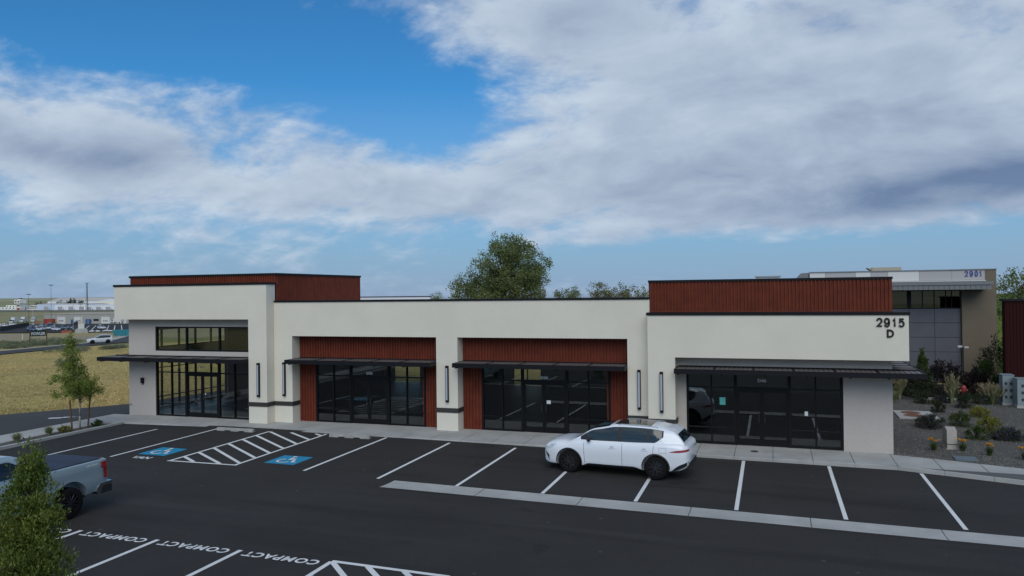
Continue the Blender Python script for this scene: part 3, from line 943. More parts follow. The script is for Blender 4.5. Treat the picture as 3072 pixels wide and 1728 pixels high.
# ------------------------------------------------------------------ neighbouring buildings
mat('panel_slate', (.105, .108, .128), .6, var=.12, vscale=1.5, fine=.1, fscale=30)
mat('panel_white', (.62, .61, .58), .7); mat('panel_mauve', (.40, .385, .38), .7)
mat('tan_wall', (.175, .142, .10), .9, var=.08, vscale=1.2, fine=.12, fscale=45, bump=.4, bscale=60)
mat('canopy_grey', (.17, .175, .18), .55); mat('blue_letter', (.02, .06, .26), .5)
mat('beige_unit', (.42, .37, .28), .6); mat('maroon_steel', (.034, .0085, .008), .8, spec=.1)
glass('office_glass', (.10, .13, .13), 3.0)
OFF = empty('office_building', (33, 31.8, 0), 0, 'grey panelled office with tan end wall, seamed canopy and blue 2901 numerals', 'building')
O_ = lambda b, name, material, root=OFF, **k: part(b, name, material, root, **k)
O_(MB().box(28.06, 36.5, 32.10, 46, -.3, 6.90), 'main_wall', 'panel_slate')
O_(MB().box(36.72, 38.57, 31.70, 46.2, -.3, 6.92), 'end_wall', 'tan_wall')
O_(MB().box(36.68, 38.61, 31.66, 46.24, 6.92, 6.975), 'coping', 'canopy_grey')
vx = [36.70 - 1.43 * i for i in range(7)]; vz = [-.05, .98, 1.88, 2.78, 3.68, 4.56]
for i in range(6):
    for j in range(5):
        O_(MB().box(vx[i + 1] + .012, vx[i] - .012, 31.96, 32.05, vz[j] + .012, vz[j + 1] - .012), 'wall_panel', 'panel_slate')
O_(MB().box(28.0, 36.70, 32.06, 32.095, -.3, 4.57), 'panel_backing', 'steel_dark')
wx = [28.1, 29.9, 31.6, 32.88, 33.86, 34.61, 35.26, 35.9, 36.22, 36.69]
mb = MB().box(28.1, 36.69, 31.98, 32.06, 4.565, 4.62).box(28.1, 36.69, 31.98, 32.06, 5.66, 5.72)
for x, w in zip(wx, (.06, .06, .06, .06, .24, .05, .05, .05, .05, .06)): mb.box(x - w / 2, x + w / 2, 31.975, 32.065, 4.621, 5.659)
wf = O_(mb, 'window_frame', 'frame_black')
for i in range(len(wx) - 1): O_(MB().box(wx[i] + (.125 if i == 4 else .031), wx[i + 1] - (.125 if i == 3 else .031), 32.0, 32.02, 4.625, 5.655), 'pane', 'office_glass', wf)
pj = [28.04, 28.97, 30.76, 31.64, 32.62, 34.37, 36.16, 37.93]
for i in range(7):
    O_(MB().box(pj[i] + .006, pj[i + 1] - .006, 31.52, 31.62, 6.30, 6.90), 'parapet_panel', 'panel_white' if i in (0, 2, 4) else 'panel_mauve')
O_(MB().box(28.04, 37.93, 31.621, 31.69, 6.28, 6.90), 'parapet_backing', 'canopy_grey')
O_(MB().box(28.0, 37.96, 31.47, 31.69, 6.905, 6.965), 'parapet_coping', 'canopy_grey')
O_(MB().box(28.0, 37.95, 31.40, 31.69, 6.235, 6.285), 'parapet_ledge', 'panel_white')
O_(MB().prism([(27.25, 6.3), (27.25, 6.55), (27.55, 6.90), (27.98, 6.92), (27.98, 6.3)], 31.6, 34), 'stair_head', 'canopy_grey')
can = O_(MB().box(26.5, 38.03, 30.05, 31.695, 6.01, 6.215).box(26.5, 37.95, 30.18, 31.95, 5.78, 6.005), 'canopy', 'canopy_grey')
x = 26.6
while x < 37.85:
    x2 = min(x + .277, 37.95)
    O_(MB().box(x + .008, x2 - .008, 30.10, 30.175, 5.73, 6.004), 'fascia_tray', 'canopy_grey', can); x = x2
for ch, gx_ in zip('2901', (36.84, 37.10, 37.37, 37.60)): glyph(ch, gx_, 31.515, 6.50, .20, .36, .054, .03, 'building_number', 'blue_letter', OFF)
O_(MB().box(31.9, 33.6, 33.0, 34.4, 6.9, 7.21).prism([(31.62, 7.19), (31.9, 6.98), (31.9, 7.19)], 33.1, 34.2), 'roof_unit', 'beige_unit')

SH = empty('maroon_building', (46, 28, 0), 0, 'dark maroon ribbed steel building behind the meter cabinets', 'building')
part(MB().box(37.15, 58, 24.1, 24.7, -.3, 5.10).box(41, 58, 24.705, 40, -.3, 4.6), 'wall', 'maroon_steel', SH)
part(ribbed((37.07, 24.06, 0), (58, 24.06, 0), -.2, 5.12, (0, -1, 0), .15, .03), 'front_cladding', 'maroon_steel', SH, fix=False)
part(ribbed((37.11, 24.72, 0), (37.11, 24.06, 0), -.2, 5.12, (-1, 0, 0), .15, .03), 'side_cladding', 'maroon_steel', SH, fix=False)
part(MB().box(37.0, 58.1, 23.96, 24.8, 5.12, 5.24), 'coping', 'coping', SH)

# meter cabinets
mat('cabinet_paint', (.23, .275, .285), .5, var=.15, vscale=4)
for (x0, x1, y0, y1, h, lab) in ((36.62, 37.12, 22.85, 23.5, 1.42, 'pale blue-grey meter cabinet next to the maroon wall, left of its pair'),
                                 (37.02, 37.85, 21.95, 22.7, 1.33, 'wider pale blue-grey meter cabinet, right of its pair by the maroon wall')):
    cb = empty('meter_cabinet', ((x0 + x1) / 2, (y0 + y1) / 2, 0), 0, lab, 'cabinet')
    part(MB().box(x0, x1, y0, y1, .04, h).box(x0 - .02, x1 + .02, y0 - .02, y1 + .02, h, h + .03), 'body', 'cabinet_paint', cb)
    part(MB().box(x0 - .03, x1 + .03, y0 - .03, y1 + .03, -.08, .039), 'plinth', 'concrete', cb)
    for k in range(3):
        for q in (.28, .72):
            xx = x0 + (x1 - x0) * q
            part(MB().box(xx - .05, xx + .05, y0 - .03, y0 - .001, .28 + k * .34, .40 + k * .34), 'meter', 'steel_dark', cb)
# fire hydrant
hy = empty('fire_hydrant', (35.2, 24.3, 0), 0, 'red fire hydrant in front of the tan end wall', 'hydrant')
mat('hydrant_red', (.30, .035, .035), .55)
part(MB().lathe([(0.0, 0), (.14, 0), (.14, .05), (.10, .06), (.10, .55), (.13, .56), (.13, .60), (.10, .66), (.05, .72), (0, .74)], 16, 'z', (35.2, 24.3, -.02)), 'barrel', 'hydrant_red', hy, smooth=True, sharp=40)
part(MB().tube((35.02, 24.3, .45), (35.38, 24.3, .45), .055, n=10).tube((35.2, 24.3, .42), (35.2, 24.13, .42), .075, n=10), 'outlet', 'hydrant_red', hy)
# utility pedestal
up_ = empty('utility_pedestal', (31.75, 10.2, .02), 0, 'beige plastic utility pedestal in the gravel bed', 'utility box')
mat('pedestal_beige', (.40, .36, .31), .6, var=.08, vscale=5)
part(MB().prism([(9.80, .03), (10.65, .03), (10.60, .70), (10.2, .78), (9.86, .70)], 31.61, 31.93, 'x'), 'cover', 'pedestal_beige', up_)
part(MB().box(31.57, 31.97, 9.76, 10.69, -.06, .029), 'base', 'pedestal_beige', up_)
part(MB().box(31.605, 31.935, 9.79, 10.66, .20, .215), 'seam', 'steel_dark', up_)
# pad with two rusty covers
pd = empty('concrete_pad', (31.9, 17.8, 0), 0, 'concrete pad with two rust stained access covers in the gravel', 'pad')
part(MB().prism([(31.05, 16.7), (32.70, 16.78), (32.66, 19.0), (31.08, 18.95)], -.1, .045, 'z'), 'slab', 'concrete', pd)
mat('rust', (.20, .085, .045), .9, var=.4, vscale=5)
for yy in (17.5, 18.35): part(MB().lathe([(0, .05), (.40, .05), (.42, .046)], 24, 'z', (31.75, yy, 0.006)), 'access_cover', 'rust', pd)
tag(MB().box(31.5, 32.2, 7.95, 8.55, -.1, .045).box(31.55, 32.15, 8.0, 8.5, .045, .052).build('vault_lid', mat('vault', (.12, .15, .17), .6)), 'flush grey-blue vault lid at the edge of the gravel', 'lid')
tag(MB().lathe([(0, .066), (.13, .066), (.14, .058)], 20, 'z', (25.0, 7.35, 0.012)).build('cleanout_cover', mat('iron', (.05, .04, .035), .6)), 'small round iron cover set in the sidewalk by D40', 'cover')
bk = MB()
for i in range(8): bk.box(33.2 + i * 1.0, 34.19 + i * 1.0, 23.76, 23.92, -.2, .07)
tag(bk.build('back_kerb', 'concrete_kerb'), kind='structure')
tag(MB().box(29.6, 60, 23.925, 31.0, -.3, -.02).build('back_drive', 'asphalt_old'), kind='structure')
# twin-head lamp
lp = empty('lamp_post', (35.8, 27.2, 0), 0, 'short lamp post with two white heads before the slate panels', 'lamp')
part(MB().tube((35.8, 27.2, -.02), (35.8, 27.2, 2.5), .045, .035), 'post', 'steel_dark', lp)
for sg in (-1, 1):
    part(MB().box(35.8 + sg * .06 - .0, 35.8 + sg * .26, 27.1, 27.3, 2.50 - .03 * (sg > 0), 2.60 - .05 * (sg > 0)), 'lamp_head', 'panel_white', lp)
# wheel stops
mat('stop_concrete', (.36, .355, .33), .9, var=.25, vscale=4, fine=.15, fscale=50)
for k, (x0, x1, y, lab) in enumerate(((3.02, 4.86, 5.68, 'concrete wheel stop in the van stall left of the hatched aisle'), (8.50, 10.34, 5.78, 'concrete wheel stop in the stall right of the hatched aisle'))):
    z = zlot((x0 + x1) / 2, y)
    mb = MB(); c_ = (x0 + x1) / 2
    for a, b in ((x0, x0 + .42), (x0 + .42, x0 + .72), (x0 + .72, x1 - .72), (x1 - .72, x1 - .42), (x1 - .42, x1)):
        lo = z + (.035 if abs(b - a - .30) < .01 else 0)
        mb.prism([(y - .09, lo), (y + .09, lo), (y + .06, z + .115), (y + .04, z + .13), (y - .04, z + .13), (y - .06, z + .115)], a, b, 'x')
    o = mb.build('wheel_stop', 'stop_concrete'); tag(o, lab, 'wheel stop', 'wheel stops in the accessible stalls')

# ------------------------------------------------------------------ vehicles
mat('tyre', (.009, .009, .009), .9, spec=.15); mat('rim_black', (.10, .10, .105), .3, metal=.8); mat('rim_silver', (.45, .45, .46), .35, metal=.8)
mat('rim_dark', (.035, .036, .04), .3, metal=.5)
mat('trim_black', (.013, .013, .014), .55); mat('tail_red', (.30, .012, .016), .15, clear=.6); mat('lamp_clear', (.55, .58, .6), .12, clear=.8)
mat('chrome', (.55, .56, .57), .15, metal=1.0)
mat('glass_dark', (.010, .012, .013), .04, spec=.6); mat('glass_brown', (.035, .032, .027), .06, spec=.7)
mat('pearl_white', (.78, .80, .83), .32, spec=.55, clear=.9); mat('truck_grey', (.26, .33, .36), .35, metal=.2, clear=.9)
mat('tonneau', (.022, .028, .050), .6, fine=.2, fscale=60)
for nm, c_ in (('car_white', (.62, .63, .64)), ('car_silver', (.36, .37, .38)), ('car_black', (.015, .016, .018)), ('car_blue', (.05, .09, .16)), ('car_grey', (.12, .125, .13)), ('car_red', (.25, .03, .03))):
    mat(nm, c_, .3, clear=.7)


def crom(xs_, ys_, x):
    """smooth curve through the station values"""
    if x <= xs_[0]: return ys_[0]
    if x >= xs_[-1]: return ys_[-1]
    for i in range(len(xs_) - 1):
        if x <= xs_[i + 1]:
            x0, x1 = xs_[i], xs_[i + 1]; t = (x - x0) / (x1 - x0)
            m0 = (ys_[i + 1] - ys_[max(i - 1, 0)]) / max(1e-6, xs_[i + 1] - xs_[max(i - 1, 0)])
            m1 = (ys_[min(i + 2, len(xs_) - 1)] - ys_[i]) / max(1e-6, xs_[min(i + 2, len(xs_) - 1)] - xs_[i])
            d = (ys_[i + 1] - ys_[i]) / (x1 - x0)
            if d == 0 or m0 * d < 0: m0 = 0
            if d == 0 or m1 * d < 0: m1 = 0
            m0 = max(-3 * abs(d), min(3 * abs(d), m0)); m1 = max(-3 * abs(d), min(3 * abs(d), m1))
            h = x1 - x0
            return (2 * t ** 3 - 3 * t ** 2 + 1) * ys_[i] + (t ** 3 - 2 * t ** 2 + t) * h * m0 + (-2 * t ** 3 + 3 * t ** 2) * ys_[i + 1] + (t ** 3 - t ** 2) * h * m1


class Skin:
    """half-section polylines along the length; x = 0 at the nose, growing to the tail"""
    def __init__(s, xs_, sect): s.x0, s.x1, s.sect = xs_[0], xs_[1], sect

    def y_at(s, x, z):
        p = s.sect(x); best = 0
        for i in range(len(p) - 1):
            (ya, za), (yb, zb) = p[i], p[i + 1]
            if (za - z) * (zb - z) <= 0 and abs(zb - za) > 1e-6:
                best = max(best, ya + (yb - ya) * (z - za) / (zb - za))
        return best

    def z_at(s, x, y):
        p = s.sect(x); best = -9
        for i in range(len(p) - 1):
            (ya, za), (yb, zb) = p[i], p[i + 1]
            if (ya - y) * (yb - y) <= 0 and abs(yb - ya) > 1e-6:
                best = max(best, za + (zb - za) * (y - ya) / (yb - ya))
        return best if best > -9 else max(q[1] for q in p)

    def body(s, nst, xs_=None):
        mb = MB(); st = xs_ or [s.x0 + (s.x1 - s.x0) * i / nst for i in range(nst + 1)]
        rings = []
        for x in st:
            p = s.sect(x); ring = [(x, y, z) for y, z in p] + [(x, -y, z) for y, z in p[-2:0:-1]]
            rings.append(ring)
        k = len(rings[0])
        for r in rings: mb.v += r
        for i in range(len(rings) - 1):
            for j in range(k): mb.f.append((i * k + j, i * k + (j + 1) % k, (i + 1) * k + (j + 1) % k, (i + 1) * k + j))
        mb.f.append(tuple(range(k - 1, -1, -1))); mb.f.append(tuple(range((len(rings) - 1) * k, len(rings) * k)))
        return mb

    def side(s, xa, xb, zlo, zhi, sg, off, nu=14, nv=6):
        lo = zlo if callable(zlo) else (lambda x: zlo); hi = zhi if callable(zhi) else (lambda x: zhi)
        def fn(u, w):
            x = xa + (xb - xa) * u; z = lo(x) + (hi(x) - lo(x)) * w; return (x, sg * (s.y_at(x, z) + off), z)
        return MB().grid(fn, nu, nv, flip=sg > 0)

    def top(s, xa, xb, wid, off, nu=12, nv=10):
        wd = wid if callable(wid) else (lambda x: wid)
        def fn(u, w):
            x = xa + (xb - xa) * u; y = wd(x) * (2 * w - 1); return (x, y, s.z_at(x, abs(y)) + off)
        return MB().grid(fn, nu, nv)


def cut_wheels(obj, cuts):
    for (x, z, r, w) in cuts:
        for sg in (-1, 1):
            c_ = MB().tube((x, sg * w, z), (x, sg * (w - .42), z), r, r, 28).build('cutter', None)
            md = obj.modifiers.new('b', 'BOOLEAN'); md.operation = 'DIFFERENCE'; md.object = c_; md.solver = 'EXACT'
            dg = bpy.context.evaluated_depsgraph_get()
            me = bpy.data.meshes.new_from_object(obj.evaluated_get(dg))
            obj.modifiers.clear(); old = obj.data; obj.data = me; bpy.data.meshes.remove(old)
            cm = c_.data; bpy.data.objects.remove(c_); bpy.data.meshes.remove(cm)


def wheel(root, x, y, r, w, sg, rim='rim_silver', spokes=5, detail=True):
    """tyre as the part, rim as its sub-part, outer face towards sg"""
    c_ = (x, y, r)
    ty = MB().lathe([(r * .60, -w / 2), (r * .88, -w / 2), (r * .97, -w * .42), (r, -w * .28), (r, w * .28), (r * .97, w * .42), (r * .90, w / 2), (r * .74, w / 2), (r * .68, w * .40)], 32 if detail else 16, 'y', c_)
    t = ty.build('wheel', 'tyre', root, True, True, 50)
    o = sg * w * .40
    rm = MB().lathe([(0, o - sg * .07), (r * .68, o - sg * .09), (r * .755, o + sg * .012), (r * .71, o + sg * .02), (r * .69, o)], 32 if detail else 16, 'y', c_)
    if detail:
        for k in range(spokes):
            for dv in (-1, 1):
                a = 2 * math.pi * k / spokes + .3; b = a + dv * math.pi / spokes * .55
                p0 = Vector((x + .05 * math.cos(a), y + o + sg * .0, r + .05 * math.sin(a))); p1 = Vector((x + r * .71 * math.cos(b), y + o + sg * .005, r + r * .71 * math.sin(b)))
                d = (p1 - p0).normalized(); nn = Vector((-d.z, 0, d.x)) * .017; th = Vector((0, sg * .03, 0))
                rm.add([p0 - nn, p1 - nn, p1 + nn, p0 + nn, p0 - nn * .5 + th, p1 - nn * .5 + th * .6, p1 + nn * .5 + th * .6, p0 + nn * .5 + th],
                       [(0, 1, 2, 3), (4, 5, 6, 7), (0, 1, 5, 4), (1, 2, 6, 5), (2, 3, 7, 6), (3, 0, 4, 7)])
        rm.tube((x, y + o - sg * .02, r), (x, y + o + sg * .035, r), .055, .045, 12)
    rm.build('rim', rim, t)
    return t


def suv_skins(L=4.93, W=.94, H=1.625, hood=.98, nose=.74, belt=1.02, tail=1.0, cowl=1.42, ws=2.35, roofend=4.32, tailtop=4.83, zb=.24):
    """two skins in a car's own frame (nose at x = 0): lower body and greenhouse"""
    k = L / 4.93
    xs_ = [0, .06, .18, .45, .9, cowl * k * .97, 2.2 * k, 3.2 * k, 4.1 * k, 4.6 * k, 4.80 * k, L - .045, L]
    wd = [.58 * W, .74 * W, .86 * W, .955 * W, .99 * W, W, W, W, .995 * W, .965 * W, .90 * W, .80 * W, .66 * W]
    zbt = [.36, .28, .24, .23, zb, zb, zb, zb, zb, .29, .37, .45, .54]
    zs_ = [nose - .10, nose - .02, nose + .05, nose + .12, hood - .07, belt - .03, belt, belt + .015, belt + .045, tail + .035, tail, tail - .035, tail - .10]
    zc_ = [nose - .06, nose + .03, nose + .12, nose + .19, hood + .01, hood + .07, belt + .02, belt + .02, belt + .05, tail + .05, tail + .005, tail - .03, tail - .09]
    def low(x):
        w, b, s, c_ = (crom(xs_, a, x) for a in (wd, zbt, zs_, zc_))
        hh = s - b
        return [(0, b), (w * .84, b), (w * .93, b + .05 * hh), (w * .965, b + .13 * hh), (w * .975, b + .24 * hh), (w * .985, b + .40 * hh), (w, b + .58 * hh), (w * .995, b + .72 * hh), (w * .972, b + .86 * hh), (w * .94, b + .95 * hh), (w * .89, s),
                (w * .72, s + (c_ - s) * .62), (w * .45, s + (c_ - s) * .90), (0, c_)]
    gx = [cowl * k - .16, cowl * k + .06, cowl * k + .5, ws * k - .1, ws * k + .3, 3.1 * k, 3.7 * k, roofend * k, roofend * k + .28, tailtop * k - .06, tailtop * k + .01]
    gz = [hood + .02, hood + .13, hood + .40, H - .10, H - .015, H, H - .02, H - .085, H - .15, tail + .10, tail - .02]
    gb_ = [W * .72, W * .82, W * .875, W * .885, W * .89, W * .89, W * .885, W * .86, W * .82, W * .76, W * .72]
    gw = [W * .62, W * .66, W * .67, W * .655, W * .65, W * .65, W * .645, W * .62, W * .60, W * .62, W * .66]
    def green(x):
        z, b, w = (crom(gx, a, x) for a in (gz, gb_, gw))
        z0 = crom(xs_, zs_, x) - .06; z = max(z, z0 + .02); dz = z - z0
        f = min(1, dz / .55); top = b + (w - b) * f
        return [(0, z0), (b, z0), (b - (b - top) * .22, z0 + dz * .30), (b - (b - top) * .52, z0 + dz * .60), (b - (b - top) * .86, z0 + dz * .86), (top * .955, z0 + dz * .94), (top * .86, z0 + dz * .975), (top * .5, z0 + dz * .997), (0, z)]
    return Skin((0, L), low), Skin((gx[0], gx[-1]), green)


def car(name, loc, heading, paint_, label, cat, group=None, detail=1, wb=2.85, fo=.96, r=.365, rim='rim_black', glassm='glass_dark', wagon=True, **kw):
    """heading: compass angle (radians, from +X) the nose points to; loc: ground point below the body's middle"""
    L = kw.get('L', 4.93); W = kw.get('W', .94); H = kw.get('H', 1.625); belt = kw.get('belt', 1.02); hood = kw.get('hood', .98)
    root = empty(name, loc, heading + math.pi, label, cat, group)
    dlo = kw.pop('dlo', None)
    low, gr = suv_skins(**kw)
    shift = Matrix.Translation((-L / 2, 0, 0))
    def put(b, nm, mt_, parent=None, smooth=True, sharp=38, fix=True):
        o = b.build(nm, mt_, None, smooth, fix, sharp); o.data.transform(shift); o.parent = parent or root; return o
    st = sorted(set([0, .03, .06, .1, .18, .3] + [L * i / 44 for i in range(4, 42)] + [L - .3, L - .25, L - .2, L - .15, L - .1, L - .07, L - .045, L - .02, L]))
    bd = low.body(0, st if detail else [L * i / 18 for i in range(19)]).build('body', paint_, None, True, True, 40)
    axles = (fo, fo + wb)
    if detail:
        cut_wheels(bd, [(a, r, r + .055, W + .1) for a in axles])
        bd.data.polygons.foreach_set('use_smooth', [True] * len(bd.data.polygons)); bd.data.set_sharp_from_angle(angle=R(36))
        bd.data.materials.clear(); bd.data.materials.append(MATS[paint_])
    bd.data.transform(shift); bd.parent = root; bd.name = 'body'
    gst = [gr.x0 + (gr.x1 - gr.x0) * i / (46 if detail else 14) for i in range((46 if detail else 14) + 1)]
    put(gr.body(0, gst), 'cabin', paint_)
    k = L / 4.93
    cowl = kw.get('cowl', 1.42) * k; ws = kw.get('ws', 2.35) * k; re_ = kw.get('roofend', 4.32) * k; tt_ = kw.get('tailtop', 4.83) * k
    put(gr.top(cowl - .08, ws + .10, lambda x: gr.sect(x)[5][0] * .98, .010, 16 if detail else 6, 10), 'windscreen', glassm)
    put(gr.top(re_ + .24, tt_ - .04, lambda x: gr.sect(x)[5][0] * .93, .014, 10 if detail else 4, 8), 'rear_window', glassm)
    a0, a1 = cowl + .30, re_ + .12
    dl = dlo or re_ + .08
    def ztop(x): return gr.sect(x)[4][1] - .008
    def zbot(x): return crom([cowl, dl - .6, dl - .22, dl + .06], [belt + .01, belt + .02, belt + .05, belt + .24], x)
    for sg in (1, -1):
        if detail:
            put(gr.side(cowl + .16, dl + .05, lambda x: min(zbot(x) - .014, ztop(x) - .002), lambda x: ztop(x) + .012, sg, .004, 40, 5), 'window_trim', 'trim_black')
            for xa, xb, nm in ((cowl + .36, 2.64 * k, 'front_side_window'), (2.78 * k, dl - .47, 'rear_side_window'), (dl - .40, dl, 'quarter_window')):
                put(gr.side(xa, xb, lambda x: min(zbot(x), ztop(x) - .005), ztop, sg, .009, 20, 5), nm, 'side_glass' if detail else glassm)
        else:
            for xa, xb in ((a0, 2.6 * k), (2.75 * k, a1 - .05)):
                put(gr.side(xa, xb, zbot, ztop, sg, .012, 6, 2), 'side_window', glassm)
        for a in axles:
            tw = .235 if detail else .22
            y = sg * (W + (-.012 if detail else .03) - tw / 2)
            w_ = wheel(root, a, y, r, tw, sg, rim, 5, bool(detail))
            w_.data.transform(shift)
            for q in w_.children: q.data.transform(shift)
            if detail:
                ring = MB()
                def arc(u, w, a=a, sg=sg):
                    t = R(-12 + 204 * u); rad = r + .05 + .055 * w
                    x = a + rad * math.cos(t); z = r + rad * math.sin(t); z = max(z, .25)
                    return (x, sg * (low.y_at(min(max(x, .02), L - .02), min(max(z, .26), belt - .05)) + .014 - .02 * w), z)
                ring.grid(arc, 26, 2, flip=sg < 0)
                put(ring, 'arch_trim', 'trim_black')
                well = MB().lathe([(.02, -.10 * sg), (r + .052, -.10 * sg), (r + .052, .0)], 26, 'y', (a, sg * (W - .30), r))
                put(well, 'wheel_well', 'trim_black')
    if not detail:
        put(low.side(.02, .3, kw.get('nose', .74) - .08, kw.get('nose', .74), 1, .006, 4, 1), 'headlight', 'lamp_clear'); put(low.side(.02, .3, kw.get('nose', .74) - .08, kw.get('nose', .74), -1, .006, 4, 1), 'headlight', 'lamp_clear')
        for sg in (1, -1): put(low.side(L - .3, L - .02, kw.get('tail', 1.0) - .26, kw.get('tail', 1.0) - .1, sg, .006, 4, 1), 'tail_light', 'tail_red')
        def gf(u, w): return (-.004 + .05 * abs(2 * u - 1), (2 * u - 1) * W * .55, .42 + .22 * w)
        put(MB().grid(gf, 6, 1), 'grille', 'trim_black', fix=False)
        return root, low, gr, put
    return root, low, gr, put


mat('side_glass', (.020, .030, .032), .05, spec=.8)
# the white crossover parked across the stalls
hx, hy_ = (19.31 - 22.16), (2.92 - 2.70)
head = math.atan2(hy_, hx)
nrm = Vector((-hy_, hx)).normalized()
if nrm.y < 0: nrm = -nrm
ctr = Vector((20.735, 2.81)) + nrm * .81
ux = Vector((hx, hy_)).normalized()
ctr = ctr + ux * (.96 + 2.85 / 2 - 4.82 / 2)
root, low, gr, put = car('white_suv', (ctr.x, ctr.y, zlot(ctr.x, ctr.y) + .004), head, 'pearl_white', 'pearl white crossover with black wheels and glass roof parked across the stall lines', 'car', detail=1, L=4.82, nose=.82, hood=1.03, belt=1.09, tail=1.09, cowl=1.20, ws=2.22, roofend=4.18, tailtop=4.80, dlo=3.98)
L, W = 4.82, .94
put(gr.top(2.42, 3.60, lambda x: gr.sect(x)[6][0] * .93, .006, 14, 8), 'glass_roof', 'glass_brown')
put(gr.top(4.16, 4.46, lambda x: gr.sect(x)[5][0] * .97, .022, 8, 8), 'spoiler', 'pearl_white')
for sg in (1, -1):
    put(low.side(1.46, 3.38, lambda x: .245 + .0 * x, lambda x: crom([1.46, 1.62, 2.4, 3.1, 3.38], [.29, .36, .355, .36, .27], x), sg, .012, 20, 3), 'sill_trim', 'trim_black')
    put(low.side(4.24, 4.81, lambda x: crom([4.24, 4.5, 4.81], [.885, .885, .915], x), lambda x: crom([4.24, 4.45, 4.81], [.89, .945, .985], x), sg, .008, 16, 3), 'tail_light', 'tail_red')
    put(low.side(.08, .44, lambda x: crom([.08, .3, .44], [.70, .75, .83], x), lambda x: crom([.08, .3, .44], [.775, .83, .865], x), sg, .008, 10, 3), 'headlight', 'lamp_clear')
    put(low.side(.30, .52, lambda x: crom([.30, .52], [.855, .895], x), lambda x: crom([.30, .52], [.87, .902], x), sg, .010, 6, 1), 'marker_strip', 'trim_black')
    put(low.side(.12, .26, lambda x: crom([.12, .26], [.60, .34], x), lambda x: crom([.12, .26], [.64, .52], x), sg, .008, 6, 2), 'air_inlet', 'trim_black')
    put(low.side(4.30, 4.80, lambda x: crom([4.30, 4.6, 4.80], [.285, .39, .50], x), lambda x: crom([4.30, 4.5, 4.80], [.30, .47, .60], x), sg, .010, 10, 2), 'bumper_trim', 'trim_black')
    for xd in (1.50, 2.74, 3.72):
        f = (lambda x, xd=xd: 0)
        dm = MB()
        pass
        cv = {1.50: lambda z: 1.50 - .05 * (z - .36), 2.74: lambda z: 2.74, 3.72: lambda z: 3.72 - .22 * max(0, .62 - z) * 2 + .1 * max(0, z - .75)}[xd]
        dm.grid(lambda u, w, cv=cv, sg=sg: (cv((.36 + .70 * u)) - .005 + .010 * w, sg * (low.y_at(cv((.36 + .70 * u)), (.36 + .70 * u)) + .003), (.36 + .70 * u)), 12, 1)
        put(dm, 'door_seam', 'trim_black', fix=False)
    for xh in (2.42, 3.46):
        hm = low.side(xh - .12, xh + .12, .895, .92, sg, .028, 8, 2)
        put(hm, 'door_handle', 'pearl_white')
        put(low.side(xh - .07, xh + .05, .905, .95, sg, .004, 6, 2), 'handle_cup', 'car_silver')
    for (fx0, fx1, fz0, fz1) in (((4.02, 4.25, .70, .705), (4.02, 4.25, .855, .86), (4.02, 4.026, .70, .86), (4.244, 4.25, .70, .86)) if sg < 0 else ()):
        put(low.side(fx0 - .10, fx1 - .10, fz0 + .14, fz1 + .14, sg, .0035, 4, 2), 'fuel_door_seam', 'car_grey')
    y = sg * (W * .90)
    mm = MB()
    for ring_ in range(7):
        t = ring_ / 6; rr = .085 * math.sin(math.pi * (.12 + .80 * t)); xc_ = 1.78 + .05 * (t - .5)
        mm.v += [(1.66 + .07 * (math.cos(a)) * rr / .085, y + sg * (.05 + .17 * t), 1.14 + rr * math.sin(a)) for a in [2 * math.pi * i / 12 for i in range(12)]]
    mm.f = [(i * 12 + j, i * 12 + (j + 1) % 12, (i + 1) * 12 + (j + 1) % 12, (i + 1) * 12 + j) for i in range(6) for j in range(12)] + [tuple(range(12)), tuple(range(72, 84))]
    put(mm, 'mirror', 'trim_black')
    put(MB().path([(2.55, sg * .595, 1.60), (2.65, sg * .60, 1.627), (3.75, sg * .585, 1.597), (3.85, sg * .58, 1.56)], [.010] * 4, 6), 'roof_rail', 'car_silver')
def fa(u, w): return (.0 + .06 * abs(2 * u - 1) ** 2 - .004, (2 * u - 1) * .52, .30 + .20 * w)
put(MB().grid(fa, 10, 3), 'grille', 'trim_black', fix=False)
put(MB().box(.03, .28, -.72, .72, .205, .262), 'front_lip', 'trim_black')
put(MB().box(L - .09, L + .004, -.60, .60, .40, .56), 'rear_diffuser', 'trim_black')
put(MB().box(L - .10, L - .008, -.66, .66, .93, .965), 'light_bar', 'tail_red')
put(MB().box(.5, 4.5, -.6, .6, .19, .235), 'floor_pan', 'trim_black')
put(MB().box(2.0, 2.12, -.62, -.12, .5, 1.22).box(2.0, 2.12, .12, .62, .5, 1.22).box(3.0, 3.12, -.62, .62, .5, 1.2), 'seat', 'trim_black')


